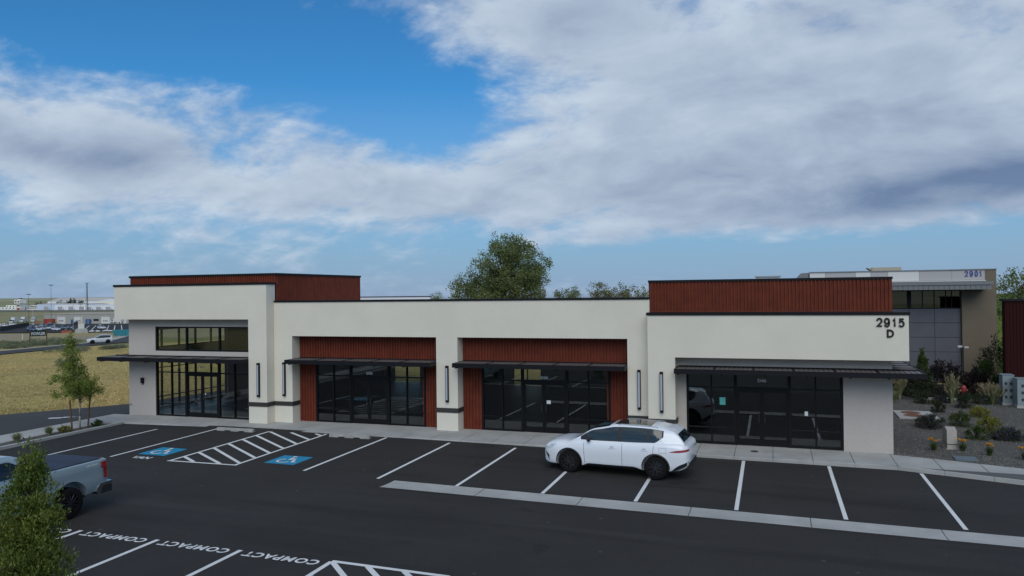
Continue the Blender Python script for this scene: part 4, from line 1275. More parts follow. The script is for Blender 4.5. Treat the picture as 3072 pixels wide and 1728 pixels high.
# grey-blue pickup in the compact row, nose away from the shops
def pickup(name, loc, heading, paint_, label, detail=True, group=None):
    L, W, wb, fo, r = 6.38, 1.03, 4.25, .93, .41
    root = empty(name, loc, heading + math.pi, label, 'pickup truck', group)
    shift = Matrix.Translation((-L / 2, 0, 0))
    def put(b, nm, mt_, parent=None, smooth=True, sharp=32, fix=True):
        o = b.build(nm, mt_, None, smooth, fix, sharp); o.data.transform(shift); o.parent = parent or root; return o
    xs_ = [0, .08, .25, .8, 1.55, 2.0, 3.6, 5.1, 6.0, 6.30, L]
    wd = [.86 * W, .93 * W, .97 * W, .995 * W, W, W, W, W, W, .985 * W, .955 * W]
    zb_ = [.50, .44, .40, .42, .44, .44, .44, .46, .50, .53, .56]
    zs_ = [1.10, 1.16, 1.21, 1.27, 1.32, 1.33, 1.34, 1.36, 1.36, 1.36, 1.35]
    zc_ = [1.12, 1.22, 1.30, 1.35, 1.38, 1.345, 1.35, 1.365, 1.365, 1.365, 1.355]
    def low_(x):
        w, b, s, c_ = (crom(xs_, a, x) for a in (wd, zb_, zs_, zc_)); h = s - b
        return [(0, b), (w * .90, b), (w * .965, b + .04 * h), (w * .985, b + .12 * h), (w, b + .30 * h), (w * .99, b + .50 * h), (w * .978, b + .62 * h), (w * .985, b + .76 * h), (w * .97, b + .92 * h), (w * .955, b + .98 * h), (w * .90, s), (w * .6, s + (c_ - s) * .7), (0, c_)]
    low = Skin((0, L), low_)
    bd = low.body(0, [L * i / 60 for i in range(61)]).build('body', paint_, None, True, True, 32)
    if detail:
        cut_wheels(bd, [(a, r + .03, r + .125, W + .1) for a in (fo, fo + wb)])
    bd.data.polygons.foreach_set('use_smooth', [True] * len(bd.data.polygons)); bd.data.set_sharp_from_angle(angle=R(32))
    bd.data.materials.clear(); bd.data.materials.append(MATS[paint_]); bd.data.transform(shift); bd.parent = root; bd.name = 'body'
    gx = [1.50, 1.65, 2.35, 2.6, 3.2, 3.9, 4.0, 4.04]; gz = [1.39, 1.47, 1.82, 1.88, 1.92, 1.89, 1.84, 1.80]
    def gsec(x):
        z = crom(gx, gz, x); z0 = 1.30; dz = max(.03, z - z0); b = W * .93; f = min(1, dz / .55); tp = b + (W * .74 - b) * f
        return [(0, z0), (b, z0), (b + (tp - b) * .28, z0 + dz * .35), (b + (tp - b) * .62, z0 + dz * .68), (b + (tp - b) * .92, z0 + dz * .90), (tp * .94, z0 + dz * .97), (tp * .6, z0 + dz * .995), (0, z)]
    gr = Skin((1.50, 4.04), gsec)
    put(gr.body(34), 'cab', paint_)
    put(gr.top(1.60, 2.42, lambda x: gr.sect(x)[5][0] * .97, .010), 'windscreen', 'glass_dark')
    def bw(u, w): return (4.046, (2 * u - 1) * .66, 1.45 + .32 * w)
    put(MB().grid(bw, 6, 3), 'rear_window', 'glass_dark', fix=False)
    for sg in (1, -1):
        put(gr.side(2.18, 3.02, 1.43, lambda x: gr.sect(x)[4][1] - .02, sg, .008, 12, 4), 'front_side_window', 'glass_dark')
        put(gr.side(3.10, 3.80, 1.43, lambda x: gr.sect(x)[4][1] - .03 - .10 * max(0, (x - 3.6) / .2), sg, .008, 12, 4), 'rear_side_window', 'glass_dark')
        for a in (fo, fo + wb):
            w_ = wheel(root, a, sg * (W - .02 - .14), r, .28, sg, 'rim_dark', 6); w_.data.transform(shift)
            for q in w_.children: q.data.transform(shift)
            put(MB().lathe([(.02, -.10 * sg), (r + .123, -.10 * sg), (r + .123, .0)], 26, 'y', (a, sg * (W - .32), r + .03)), 'wheel_well', 'trim_black')
        put(low.side(6.14, 6.37, lambda x: 1.14, lambda x: 1.30, sg, .018, 8, 4), 'tail_light', 'tail_red')
        put(low.side(6.22, 6.37, lambda x: .86, lambda x: 1.138, sg, .018, 8, 4), 'tail_light', 'tail_red')
        put(low.side(1.6, 3.9, lambda x: .445, lambda x: .50, sg, .01, 10, 1), 'sill_trim', 'trim_black')
        put(low.side(4.05, 4.062, .55, 1.31, sg, .003, 1, 8), 'cab_gap', 'trim_black')
        put(low.side(3.04, 3.05, .55, 1.29, sg, .003, 1, 8), 'door_seam', 'trim_black')
        put(low.side(2.05, 2.06, .55, 1.29, sg, .003, 1, 8), 'door_seam', 'trim_black')
        put(low.side(2.78, 2.98, 1.13, 1.16, sg, .03, 4, 1), 'door_handle', paint_); put(low.side(3.62, 3.82, 1.13, 1.16, sg, .03, 4, 1), 'door_handle', paint_)
        tm = text_mesh('OFF ROAD', .1, 0, .003)
        xs2 = [q.co.x for q in tm.vertices]; ys2 = [q.co.y for q in tm.vertices]
        tm.transform(Matrix.Diagonal((.36 / (max(xs2) - min(xs2)), .05 / (max(ys2) - min(ys2)), 1, 1)))
        for q in tm.vertices:
            x_, z_ = 5.85 - q.co.x * sg, 1.245 + q.co.y
            q.co = (x_, sg * (low.y_at(x_, z_) + .004), z_)
        tm.materials.clear(); tm.materials.append(MATS['white_letter']); tm.transform(shift); link('decal', tm, root)
        put(MB().box(1.9, 2.02, sg * (W * .93) if sg > 0 else sg * (W * 1.16), sg * (W * 1.16) if sg > 0 else sg * (W * .93), 1.38, 1.58), 'mirror', paint_)
        mbp = MB().prism([(5.98, .46), (6.0, .60), (6.10, .72), (6.49, .74), (6.5, .66), (6.20, .64), (6.13, .56), (6.12, .46)], sg * .72, sg * 1.035, 'y')
        put(mbp, 'bumper_corner', 'chrome')
        put(MB().box(6.13, 6.485, sg * .74 if sg > 0 else sg * 1.03, sg * 1.03 if sg > 0 else sg * .74, .44, .639), 'bumper_step', 'trim_black')
    put(MB().box(6.38, 6.5, -.719, .719, .46, .74), 'rear_bumper', 'chrome')
    put(MB().box(6.345, 6.405, -.80, .80, .76, 1.355), 'tailgate', paint_)
    put(low.top(4.10, 6.30, W * .87, .022, 12, 6), 'bed_cover', 'tonneau')
    for xx in (4.8, 5.55): put(low.top(xx, xx + .02, W * .87, .026, 1, 6), 'cover_seam', 'trim_black')
    put(MB().box(-.02, .12, -.9, .9, .48, .72), 'front_bumper', 'chrome'); put(MB().box(-.01, .10, -.72, .72, .76, 1.08), 'grille', 'trim_black')
    put(MB().box(.6, 5.9, -.7, .7, .38, .45), 'floor_pan', 'trim_black')
    return root


pickup('pickup_truck', (7.12, -6.12 + 1.2 - 6.38 / 2, zlot(7.1, -7) + .004), math.radians(-90), 'truck_grey', 'grey-blue pickup truck with folded bed cover behind the columnar tree')

# ------------------------------------------------------------------ plants
def leafmat(name, c1, c2, isl=.45, tr=.25, vs=1.5):
    return mat(name, c1, .6, spec=.25, col2=c2, vscale=vs, island=isl, transl=tr)


leafmat('leaf_fore', (.205, .24, .045), (.11, .155, .028), .5, .35)
leafmat('leaf_young', (.23, .27, .055), (.15, .20, .038), .5, .35)
leafmat('leaf_big', (.23, .27, .10), (.15, .185, .07), .4, .45, vs=.6)
leafmat('leaf_far', (.16, .19, .075), (.23, .205, .095), .45, .35, vs=.3)
leafmat('leaf_dark', (.045, .062, .025), (.030, .042, .018), .5)
leafmat('leaf_purple', (.030, .018, .018), (.018, .018, .014), .5)
leafmat('leaf_green', (.075, .11, .026), (.050, .075, .018), .5)
leafmat('leaf_yellow', (.23, .22, .035), (.13, .14, .025), .4)
leafmat('leaf_grass', (.29, .31, .15), (.19, .22, .09), .4)
leafmat('plume', (.36, .29, .18), (.28, .23, .13), .3)
leafmat('lavender_leaf', (.060, .070, .045), (.045, .055, .035), .4)
leafmat('flower_purple', (.11, .08, .26), (.08, .06, .20), .4)
leafmat('flower_orange', (.62, .26, .02), (.70, .36, .03), .3)
leafmat('sage', (.25, .275, .17), (.18, .205, .115), .35, .3)
leafmat('dry_grass', (.64, .50, .225), (.44, .37, .16), .2, .4, .10)
mat('bark', (.085, .066, .050), .95, var=.4, vscale=8, bump=.6, bscale=25); mat('bark_pale', (.34, .30, .24), .9, var=.3, vscale=10)
mat('stake_wood', (.13, .065, .030), .9, var=.3, vscale=8)


def leaf(mb, p, d, s, w=.5, fold=.15):
    """one folded leaf: two faces either side of the midrib"""
    d = Vector(d).normalized(); a = d.cross(Vector((rnd.uniform(-1, 1), rnd.uniform(-1, 1), rnd.uniform(-.2, 1))))
    if a.length < 1e-3: a = d.orthogonal()
    a.normalize(); nn = d.cross(a)
    t = p + d * s; m_ = p + d * (s * .45)
    o = len(mb.v)
    mb.v += [tuple(p), tuple(m_ + a * (s * w * .5) + nn * (s * fold)), tuple(t), tuple(m_ - a * (s * w * .5) + nn * (s * fold))]
    mb.f += [(o, o + 1, o + 2), (o, o + 2, o + 3)]


def rv(): 
    v_ = Vector((rnd.gauss(0, 1), rnd.gauss(0, 1), rnd.gauss(0, 1))); return v_.normalized()


def sprigs(mb, tips, per, spread, size, lean=(0, 0, .3), w=.5):
    ln = Vector(lean)
    for (p, d, k) in tips:
        for _ in range(int(per * k)):
            q = p + rv() * (spread * rnd.random() ** .6)
            leaf(mb, q, rv() * .9 + ln + d * .4, size * rnd.uniform(.6, 1.25), w)


def tree(name, base, label, crown, material, bark='bark', size=.12, per=26, spread=.45, ntips=300, trunk_r=.12, trunk_top=None, lean=(0, 0, .2), cat='tree', group=None, seed=1, wob=.25, limbs=24, leafw=.55):
    """crown: list of ellipsoids (centre, radii, weight) relative to base; twigs run from the stem to tips spread through their volume"""
    global rnd
    rnd = random.Random(seed)
    base = Vector(base); root = empty(name, base, 0, label, cat, group)
    tw = sum(c_[2] for c_ in crown); tips = []
    wb_ = MB(); top = trunk_top or max(c_[0][2] for c_ in crown)
    stem = [Vector((0, 0, 0))]
    for i in range(1, 6): stem.append(Vector((rnd.uniform(-.02, .02) * top + lean[0] * .15 * top * (i / 5) ** 2 * .3, rnd.uniform(-.02, .02) * top, top * i / 5)))
    wb_.path(stem, [trunk_r * (1 - .15 * i) for i in range(6)], 8)
    for c_ in crown:
        c0, rr = Vector(c_[0]), Vector(c_[1])
        for _ in range(max(1, int(ntips * c_[2] / tw))):
            d = rv(); t = rnd.random() ** .45
            lump = 1 + wob * math.sin(d.x * 5 + c0.x * 3) * math.sin(d.y * 4.3 + 1 + seed) * math.cos(d.z * 5 + seed)
            p = c0 + Vector((d.x * rr.x, d.y * rr.y, d.z * rr.z)) * t * lump
            tips.append((p, d, rnd.uniform(.5, 1.4)))
    for p, d, k in rnd.sample(tips, min(limbs, len(tips))):
        f = max(.12, min(.92, (p.z / max(top, .1)) * .7)); s_ = Vector((stem[0].lerp(stem[-1], f)))
        i = min(4, int(f * 5)); s_ = stem[i].lerp(stem[i + 1], f * 5 - i)
        mid = s_.lerp(p, .5) + Vector((0, 0, .08 * (p - s_).length))
        wb_.path([s_, mid, p], [trunk_r * .38, trunk_r * .22, trunk_r * .06], 5)
    wb_.build('trunk', bark, root, True, False)
    lm = MB()
    sprigs(lm, tips, per, spread, size, lean, leafw)
    lm.build('crown', material, root, False, False)
    return root


def bush(name, loc, label, rad, h, material, size=.05, count=900, up_=.5, cat='shrub', group=None, seed=1, w=.35, flowers=None, fcount=0, fsize=.05, ftop=.6):
    global rnd
    rnd = random.Random(seed)
    root = empty(name, loc, 0, label, cat, group)
    wb_ = MB(); lm = MB(); nst = 26; per = max(1, count // nst)
    tips = []
    for i in range(nst):
        a = rnd.uniform(0, 2 * math.pi); q = rnd.random() ** .6
        tip = Vector((math.cos(a) * rad * q, math.sin(a) * rad * q, h * (1.0 - .55 * q * q) * rnd.uniform(.75, 1.1)))
        mid = Vector((tip.x * .55, tip.y * .55, tip.z * .55))
        wb_.path([Vector((tip.x * .1, tip.y * .1, -.03)), mid, tip], [.010, .007, .003], 4); tips.append(tip)
        for _ in range(per):
            f = rnd.random() ** .5; p = (mid * (1 - f) + tip * f) + rv() * (.22 * rad * rnd.random())
            d = (tip - mid).normalized() * up_ + rv() * .7 + Vector((0, 0, .35))
            leaf(lm, p, d, size * rnd.uniform(.6, 1.3), w)
    for _ in range(count // 4):
        a = rnd.uniform(0, 6.283); q = rnd.random() ** .5
        leaf(lm, Vector((math.cos(a) * rad * q * .9, math.sin(a) * rad * q * .9, h * .25 * rnd.random())), rv() * .7 + Vector((math.cos(a) * .4, math.sin(a) * .4, .3)), size, w)
    wb_.build('stems', 'bark', root, False, False)
    lm.build('foliage', material, root, False, False)
    if flowers:
        fm = MB()
        for _ in range(fcount):
            tip = rnd.choice(tips); p = Vector((tip.x, tip.y, tip.z)) * rnd.uniform(ftop, 1.05) + rv() * .16 * rad
            for _k in range(4): leaf(fm, p, rv() + Vector((0, 0, .6)), fsize * rnd.uniform(.7, 1.2), .6)
        fm.build('flowers', flowers, root, False, False)
    return root


def grass_clump(name, loc, label, rad, h, material, count=260, plume=None, cat='grass', group=None, seed=1, lean=(0, 0)):
    """ornamental grass: arching blades from one crown, pale plumes on top"""
    global rnd
    rnd = random.Random(seed)
    root = empty(name, loc, 0, label, cat, group); bm_ = MB(); pm = MB()
    for i in range(count):
        a = rnd.uniform(0, 6.283); q = rnd.random() ** .8; L_ = h * rnd.uniform(.45, 1.05); out = rad * q
        p = [Vector((math.cos(a) * .05, math.sin(a) * .05, 0))]
        for t in (.4, .75, 1.0): p.append(Vector((math.cos(a) * out * (.35 * t ** .6 + .65 * t ** 2.2) + lean[0] * t * t * h, math.sin(a) * out * (.35 * t ** .6 + .65 * t ** 2.2) + lean[1] * t * t * h, L_ * (t - .16 * q * t * t))))
        sd_ = Vector((-math.sin(a), math.cos(a), 0)); o = len(bm_.v)
        for pt, ww in zip(p, (.008, .009, .006, .001)): bm_.v += [tuple(pt - sd_ * ww), tuple(pt + sd_ * ww)]
        bm_.f += [(o + 2 * k, o + 2 * k + 1, o + 2 * k + 3, o + 2 * k + 2) for k in range(3)]
        if plume and i % 4 == 0:
            for _ in range(9): leaf(pm, p[3] * rnd.uniform(.82, 1.02), rv() * .5 + Vector((0, 0, 1)), .09, .3)
    bm_.build('blades', material, root, False, False)
    if plume: pm.build('plumes', plume, root, False, False)
    return root


def lily(loc, label, seed, rad=.26, h=.34, cat='flower'):
    r_ = grass_clump('day_lily', loc, label, rad, h, 'leaf_green', 150, None, cat, None, seed)
    fm = MB(); sm_ = MB()
    for _ in range(9):
        a = rnd.uniform(0, 6.283); p = Vector((math.cos(a) * rad * .7 * rnd.random(), math.sin(a) * rad * .7 * rnd.random(), h * rnd.uniform(.95, 1.25)))
        sm_.tube((p.x * .4, p.y * .4, 0), p, .006, .004, 4)
        for k in range(6):
            b = k * 1.047; leaf(fm, p, Vector((math.cos(b), math.sin(b), .7)), .075, .5, .1)
    sm_.build('stalks', 'leaf_green', r_, False, False); fm.build('flowers', 'flower_orange', r_, False, False)
    return r_


# the columnar tree by the camera
tree('columnar_tree', (14.52, -12.5, -.05), 'dense columnar broadleaf tree hiding the pickup truck', [((0, 0, 3.20), (.20, .20, .42), .5), ((0, 0, 2.55), (.42, .42, .65), 1.6), ((.02, 0, 1.7), (.60, .60, .95), 3.2), ((0, 0, .85), (.68, .68, .7), 2.6)],
     'leaf_fore', size=.062, per=46, spread=.15, ntips=640, trunk_r=.06, trunk_top=3.1, lean=(0, 0, 1.0), seed=5, limbs=60, wob=.5, leafw=.45)
# staked young tree on the planter
YT = (-3.39, 4.48, .04)
tree('young_tree', YT, 'young wind-bent tree held between two brown stakes', [((-.62, 0, 3.75), (.24, .3, .42), .6), ((-.42, 0, 3.05), (.45, .45, .55), 1.3), ((-.22, 0, 2.35), (.80, .7, .55), 2.3), ((.05, 0, 1.75), (1.0, .85, .45), 2.4), ((.42, .1, 1.95), (.42, .4, .40), .7)],
     'leaf_young', 'bark_pale', size=.105, per=44, spread=.21, ntips=210, trunk_r=.045, trunk_top=3.0, lean=(-.95, 0, .05), seed=11, limbs=34, wob=.55, leafw=.42)
for dx, dy, tx, hgt, lab in ((0.0, -.38, -.14, 1.38, 'brown wooden stake leaning left of the young tree'), (.12, .30, .16, 1.55, 'brown wooden stake on the building side of the young tree')):
    s_ = MB().tube((YT[0] + dx, YT[1] + dy, -.1), (YT[0] + dx + tx, YT[1] + dy, hgt), .038, .034, 8)
    tag(s_.build('tree_stake', 'stake_wood'), lab, 'stake')
# planter clumps
grass_clump('planter_grass', (-3.45, 1.55, .04), 'pale green feathery grass clump next to the kerb, furthest from the stakes', .30, .42, 'leaf_grass', 420, None, seed=3)
grass_clump('planter_grass', (-3.45, 3.0, .04), 'grey green feathery grass clump beside the yellow clump', .28, .44, 'leaf_grass', 420, None, seed=4)
bush('yellow_clump', (-3.42, 3.78, .04), 'yellow green clump at the foot of the stakes', .26, .30, 'leaf_yellow', .09, 420, seed=6, w=.25)
bush('green_clump', (-3.30, 5.35, .04), 'low green clump at the tip of the planter', .26, .24, 'leaf_green', .09, 420, seed=7, w=.25)
# garden right of the shops
def gz(x, y): return bedz(x, y)
for i, (x, y, rd, h, mt_, sz, cnt, lab, fl, fc) in enumerate((
        (31.9, 14.6, .62, .55, 'lavender_leaf', .09, 1500, 'wide lavender mound at the corner of the concrete pad', 'flower_purple', 70),
        (33.2, 15.4, .46, .60, 'leaf_green', .08, 1300, 'round green shrub right of the concrete pad', None, 0),
        (33.05, 19.3, .34, .62, 'leaf_dark', .08, 1000, 'dark round shrub behind the concrete pad', None, 0),
        (33.12, 12.3, .42, .50, 'leaf_green', .08, 1200, 'green shrub in front of the yellow ones', None, 0),
        (34.05, 14.4, .55, .62, 'leaf_yellow', .08, 1500, 'larger yellow green shrub with darker skirt', None, 0),
        (34.6, 18.2, .50, .45, 'leaf_yellow', .08, 1100, 'smaller yellow shrub nearer the meter cabinets', None, 0),
        (34.15, 12.4, .60, .42, 'lavender_leaf', .09, 1500, 'flowering lavender spread low on the gravel', 'flower_purple', 160),
        (34.6, 21.2, .45, .75, 'leaf_dark', .09, 1200, 'dark twiggy shrub near the hydrant', None, 0),
        (33.0, 22.4, .55, .62, 'leaf_dark', .09, 1200, 'dark low shrub beside the plumed grass', None, 0),
        (35.6, 22.9, .5, .5, 'leaf_dark', .09, 900, 'low dark shrub between hydrant and cabinets', None, 0),
        (33.9, 23.0, .5, .32, 'lavender_leaf', .09, 900, 'low lavender along the back kerb', 'flower_purple', 90))):
    bush('garden_shrub', (x, y, gz(x, y)), lab, rd, h, mt_, sz, cnt, group=None, seed=20 + i, flowers=fl, fcount=fc, fsize=.045)
for i, (x, y, lab) in enumerate(((31.12, 9.5, 'orange day lily left of the beige pedestal'), (32.05, 9.55, 'orange day lily against the front of the beige pedestal'), (32.75, 9.0, 'tall orange day lily midway along the gravel edge'), (33.75, 8.75, 'orange day lily nearest the maroon building end of the bed'))):
    lily((x, y, gz(x, y)), lab, 40 + i)
for i, (x, y, rd, h, lab, pl) in enumerate(((32.0, 23.2, .36, 1.6, 'tall pale plumed grass beside the shop building wall', 'plume'), (34.3, 22.6, .38, 1.6, 'tall tan plumed grass in front of the slate panels', 'plume'), (36.2, 23.0, .75, 1.15, 'arching rounded grass left of the meter cabinets', 'plume'), (31.55, 22.3, .4, .7, 'short buff grass at the shop wall corner', None))):
    grass_clump('plumed_grass', (x, y, gz(x, y)), lab, rd, h, 'leaf_grass', 520, pl, seed=50 + i)
# tall shrubs against the office
for i, (x, y, rd, h, mt_, lab) in enumerate(((33.2, 24.6, .8, 1.7, 'leaf_dark', 'dark bushy shrub under the awning corner'), (34.5, 25.6, 1.0, 2.0, 'leaf_purple', 'big purple leaved shrub against the slate panels'), (36.1, 26.2, .8, 1.5, 'leaf_purple', 'smaller purple leaved shrub under the twin lamp'),
                                            (33.6, 26.5, .55, 2.3, 'leaf_green', 'tall thin green shoots above the purple shrub'), (38.2, 29.6, 1.3, 3.0, 'leaf_dark', 'large dark shrub between tan wall and maroon building'), (37.0, 27.6, .8, 1.6, 'leaf_green', 'mid green shrub at the foot of the tan wall'), (32.4, 25.8, .7, 1.6, 'leaf_dark', 'dark shrub by the shop building end wall'))):
    bush('tall_shrub', (x, y, -.03), lab, rd, h, mt_, .12, 2400, seed=70 + i, w=.5)

# trees behind
tree('big_tree', (.6, 50, 0), 'big round broadleaf tree rising behind the shop roof', [((.9, 0, 8.3), (3.4, 3.2, 2.8), 4.4), ((2.9, .5, 7.0), (1.6, 1.8, 2.1), 1.5), ((-1.9, 0, 6.6), (2.0, 2.0, 2.0), 1.5), ((-4.0, 0, 5.9), (1.7, 1.5, 1.5), 1.1), ((.4, -.4, 5.2), (4.0, 3, 1.8), 2.2), ((.9, 0, 10.2), (2.3, 2.0, 1.1), 1.2)],
     'leaf_big', size=.19, per=48, spread=.55, ntips=800, trunk_r=.35, trunk_top=9.5, seed=21, limbs=90, wob=.35)
for i, (x, y, h, rx, lab, mt_) in enumerate(((4.9, 55, 6.1, .8, 'little two-stemmed tree just right of the big tree', 'leaf_big'), (6.3, 55, 6.5, .85, 'small bushy tree with pointed top standing alone on the skyline', 'leaf_big'), (8.9, 56, 6.9, .9, 'thin spiky tree at the left of the skyline thicket', 'leaf_far'), (11.2, 57, 6.75, 1.4, 'broad olive tree in the middle of the skyline thicket', 'leaf_far'), (13.4, 56, 6.3, 1.2, 'tree touching the red roof box on the skyline', 'leaf_big'),
                                             (-9.4, 56, 5.95, .8, 'tiny round tree peeping over the roof edge', 'leaf_big'), (9.9, 58, 6.1, 1.3, 'low olive tree inside the skyline thicket', 'leaf_far'))):
    tree('small_tree', (x, y, terrain(x, y)), lab, [((0, 0, h - 1.2 - terrain(x, y)), (rx * 1.15, rx, 1.2), 1.2), ((.3, 0, h - 2.2 - terrain(x, y)), (rx * 1.5, rx * 1.2, 1.5), 1)], mt_, size=.17, per=26, spread=.4, ntips=85, trunk_r=.10, seed=30 + i, limbs=18)
for i, (x, y, h, rx, lab) in enumerate(((49.0, 66, 4.6, 2.5, 'dark hillside tree right behind the tan wall'), (53.0, 70, 4.0, 2.2, 'grey green hillside tree above the maroon building'), (56.5, 75, 4.0, 2.0, 'small tree furthest up the green hillside'), (46.6, 52, 2.4, 1.5, 'bushy tree low on the green slope'), (59.0, 72, 4.2, 2.3, 'hillside tree furthest along the ridge'), (44.5, 45, 2.2, 1.2, 'shrubby tree at the foot of the green slope'))):
    z = terrain(x, y); tree('hillside_tree', (x, y, z - .1), lab, [((0, 0, h * .62), (rx, rx, h * .42), 1.2), ((.6, .2, h * .4), (rx * 1.1, rx, h * .34), .8)], 'leaf_green' if i in (3, 5) else 'leaf_big', size=.3, per=16, spread=.6, ntips=130, trunk_r=.15, seed=60 + i, limbs=20)

# ------------------------------------------------------------------ the plain to the west
def on(x, y, dz=0.0): return (x, y, terrain(x, y) + dz)


# painted arrow on the side drive
ar = MB().add([(-7.95, 6.72, -.03), (-7.45, 7.0, -.03), (-7.5, 7.12, -.03), (-6.95, 7.62, -.03), (-7.62, 7.36, -.03), (-7.6, 7.24, -.03), (-8.1, 6.95, -.03)], [(0, 1, 2, 3, 4, 5, 6)])
part(ar, 'painted_arrow', 'paint_white', bpy.data.objects['side_drive'], fix=False)

# far verge road
pts = [(-60, 8), (-85.0, 63.5), (-93.3, 82.7), (-99.5, 98), (-106.3, 109.5), (-122, 128), (-150, 160)]
rd = MB()
def road_strip(pts, w0, w1, dz):
    mb = MB()
    P_ = []
    for i in range(len(pts) - 1):
        for k in range(8): P_.append(Vector(pts[i]).lerp(Vector(pts[i + 1]), k / 8))
    P_.append(Vector(pts[-1]))
    for i, p in enumerate(P_):
        d = (P_[min(i + 1, len(P_) - 1)] - P_[max(i - 1, 0)]).normalized(); s_ = Vector((-d.y, d.x))
        for w in (w0, w1): q = p + s_ * w; mb.v.append((q.x, q.y, terrain(q.x, q.y) + dz))
    mb.f = [(2 * i, 2 * i + 1, 2 * i + 3, 2 * i + 2) for i in range(len(P_) - 1)]
    return mb
tag(road_strip(pts, -3.4, 3.2, .12).build('far_road', 'asphalt_old'), kind='structure')
tag(road_strip(pts, 3.2, 3.9, .22).build('far_kerb', 'concrete'), kind='structure')
tag(road_strip(pts, 4.2, 5.6, .14).build('far_path', 'concrete'), kind='structure')
# yards beyond
def patch(poly, dz, mt_, name):
    mb = MB(); k = 8; a, b, c_, d = [Vector(p) for p in poly]
    mb.grid(lambda u, w: (lambda q: (q.x, q.y, terrain(q.x, q.y) + dz))(a.lerp(b, u).lerp(d.lerp(c_, u), w)), k, k)
    return tag(mb.build(name, mt_), kind='structure')
patch([(-262, 188), (-176, 178), (-262, 296), (-372, 302)], .25, 'asphalt', 'far_parking_lot')
patch([(-300, 205), (-262, 188), (-372, 300), (-440, 330)], .28, mat('yard_gravel', (.17, .165, .16), .95, var=.2, vscale=.05), 'gravel_yard')
patch([(-960, 690), (-700, 660), (-740, 760), (-1040, 790)], .3, 'yard_gravel', 'apron')
for (x0, y0, x1, y1) in ((-225.1, 208.5, -282.9, 264.0), (-237.3, 216.5, -287.7, 264.7), (-218.5, 209.5, -274.5, 263.7), (-204.5, 199.5, -272.3, 265.2), (-198.6, 197.4, -270.0, 266.7), (-240.7, 210.2, -270, 238), (-259.5, 229.2, -283.4, 251.5)):
    mb = MB(); a, b = Vector((x0, y0)), Vector((x1, y1)); d = (b - a).normalized(); s_ = Vector((-d.y, d.x)) * .16
    mb.grid(lambda u, w: (lambda p: (p.x, p.y, terrain(p.x, p.y) + .33))(a.lerp(b, u) + s_ * (2 * w - 1)), 12, 1)
    tag(mb.build('far_stall_line', 'paint_white'), kind='structure')

# sign
SG = empty('fowler_sign', on(-103.3, 85.0), R(62), 'dark green FOWLER board on two brown posts beside the far road', 'sign')
mat('sign_green', (.012, .035, .028), .6)
MB().box(-1.28, 1.28, -.05, .03, 1.95, 2.98).build('board', 'sign_green', SG)
for x in (-1.36, 1.36): MB().box(x - .07, x + .07, -.10, .05, -.2, 3.0).build('post', 'stake_wood', SG)
me = text_mesh('FOWLER', 1, .01, .02, space=1.05)
xs2 = [q.co.x for q in me.vertices]; ys2 = [q.co.y for q in me.vertices]
me.transform(Matrix.Translation((0, -.075, 2.42)) @ FACE_CAM @ Matrix.Diagonal((2.25 / (max(xs2) - min(xs2)), .52 / (max(ys2) - min(ys2)), 1, 1)) @ Matrix.Translation((-(min(xs2) + max(xs2)) / 2, -(min(ys2) + max(ys2)) / 2, 0)))
me.materials.clear(); me.materials.append(MATS['white_letter']); link('letters', me, SG)

# the car on the far road and the parked rows
def face_cam(x, y): return math.atan2(CAM.y - y, CAM.x - x)
FK = dict(detail=0, wb=2.68, fo=.9, r=.34, L=4.5, W=.92, H=1.66, cowl=1.45, ws=2.3)
car('road_suv', on(-98.0, 93.8, .14), math.atan2(-19, -6.3) - R(18), 'car_white', 'white SUV driving on the far road past the sign', 'car', rim='rim_dark', **dict(FK, detail=1))
rows = ((-245.3, 199.8, 'car_blue', 'dark blue car at the near end of the far parked row'), (-246.5, 203.0, 'car_white', 'white SUV second in the far parked row'), (-253, 211, 'car_silver', 'silver car third in the far parked row'), (-259, 217.5, 'car_white', 'white car midway along the far parked row'), (-268, 225, 'car_blue', 'blue car past the middle of the far parked row'),
        (-278, 234.5, 'car_grey', 'grey car near the back of the far parked row'), (-290, 246, 'car_blue', 'blue car second from the back of the far parked row'), (-309, 262, 'car_silver', 'silver car closing the far parked row'), (-237, 203, 'car_white', 'white car at the head of the short far row'), (-243, 209, 'car_black', 'black car second in the short far row'), (-250, 218, 'car_grey', 'grey car last in the short far row'),
        (-228.5, 216.5, 'car_white', 'white pickup like SUV standing alone in the far lot'), (-281, 214, 'car_white', 'white car nearest the road behind the black fence'), (-300, 229, 'car_silver', 'silver car second behind the black fence'), (-327, 252, 'car_white', 'white car third behind the black fence'), (-340, 267, 'car_white', 'white car at the end of the black fence'), (-317, 284, 'car_black', 'black car parked before the grey warehouse doors'),
        (-251, 204, 'car_grey', 'grey car beside the dark blue end car of the far row'), (-262, 213, 'car_white', 'white car in the outer column of the far parked row'), (-272, 222, 'car_blue', 'blue car in the outer column behind the white one'), (-283, 232, 'car_white', 'white car deep in the outer column of the far row'), (-300, 250, 'car_silver', 'silver car at the back of the outer column'), (-262, 229, 'car_blue', 'blue car between the long and the short far rows'))
for i, (x, y, c_, lab) in enumerate(rows):
    hd = face_cam(x, y) + (R(25) if i < 12 or i > 16 else R(80) if i != 16 else R(90))
    car('parked_car', on(x, y, .27), hd, c_, lab, 'car', 'vehicles parked in the far lots', rim='rim_dark', **dict(FK, H=1.6 + .25 * ((i * 7) % 3) / 2))


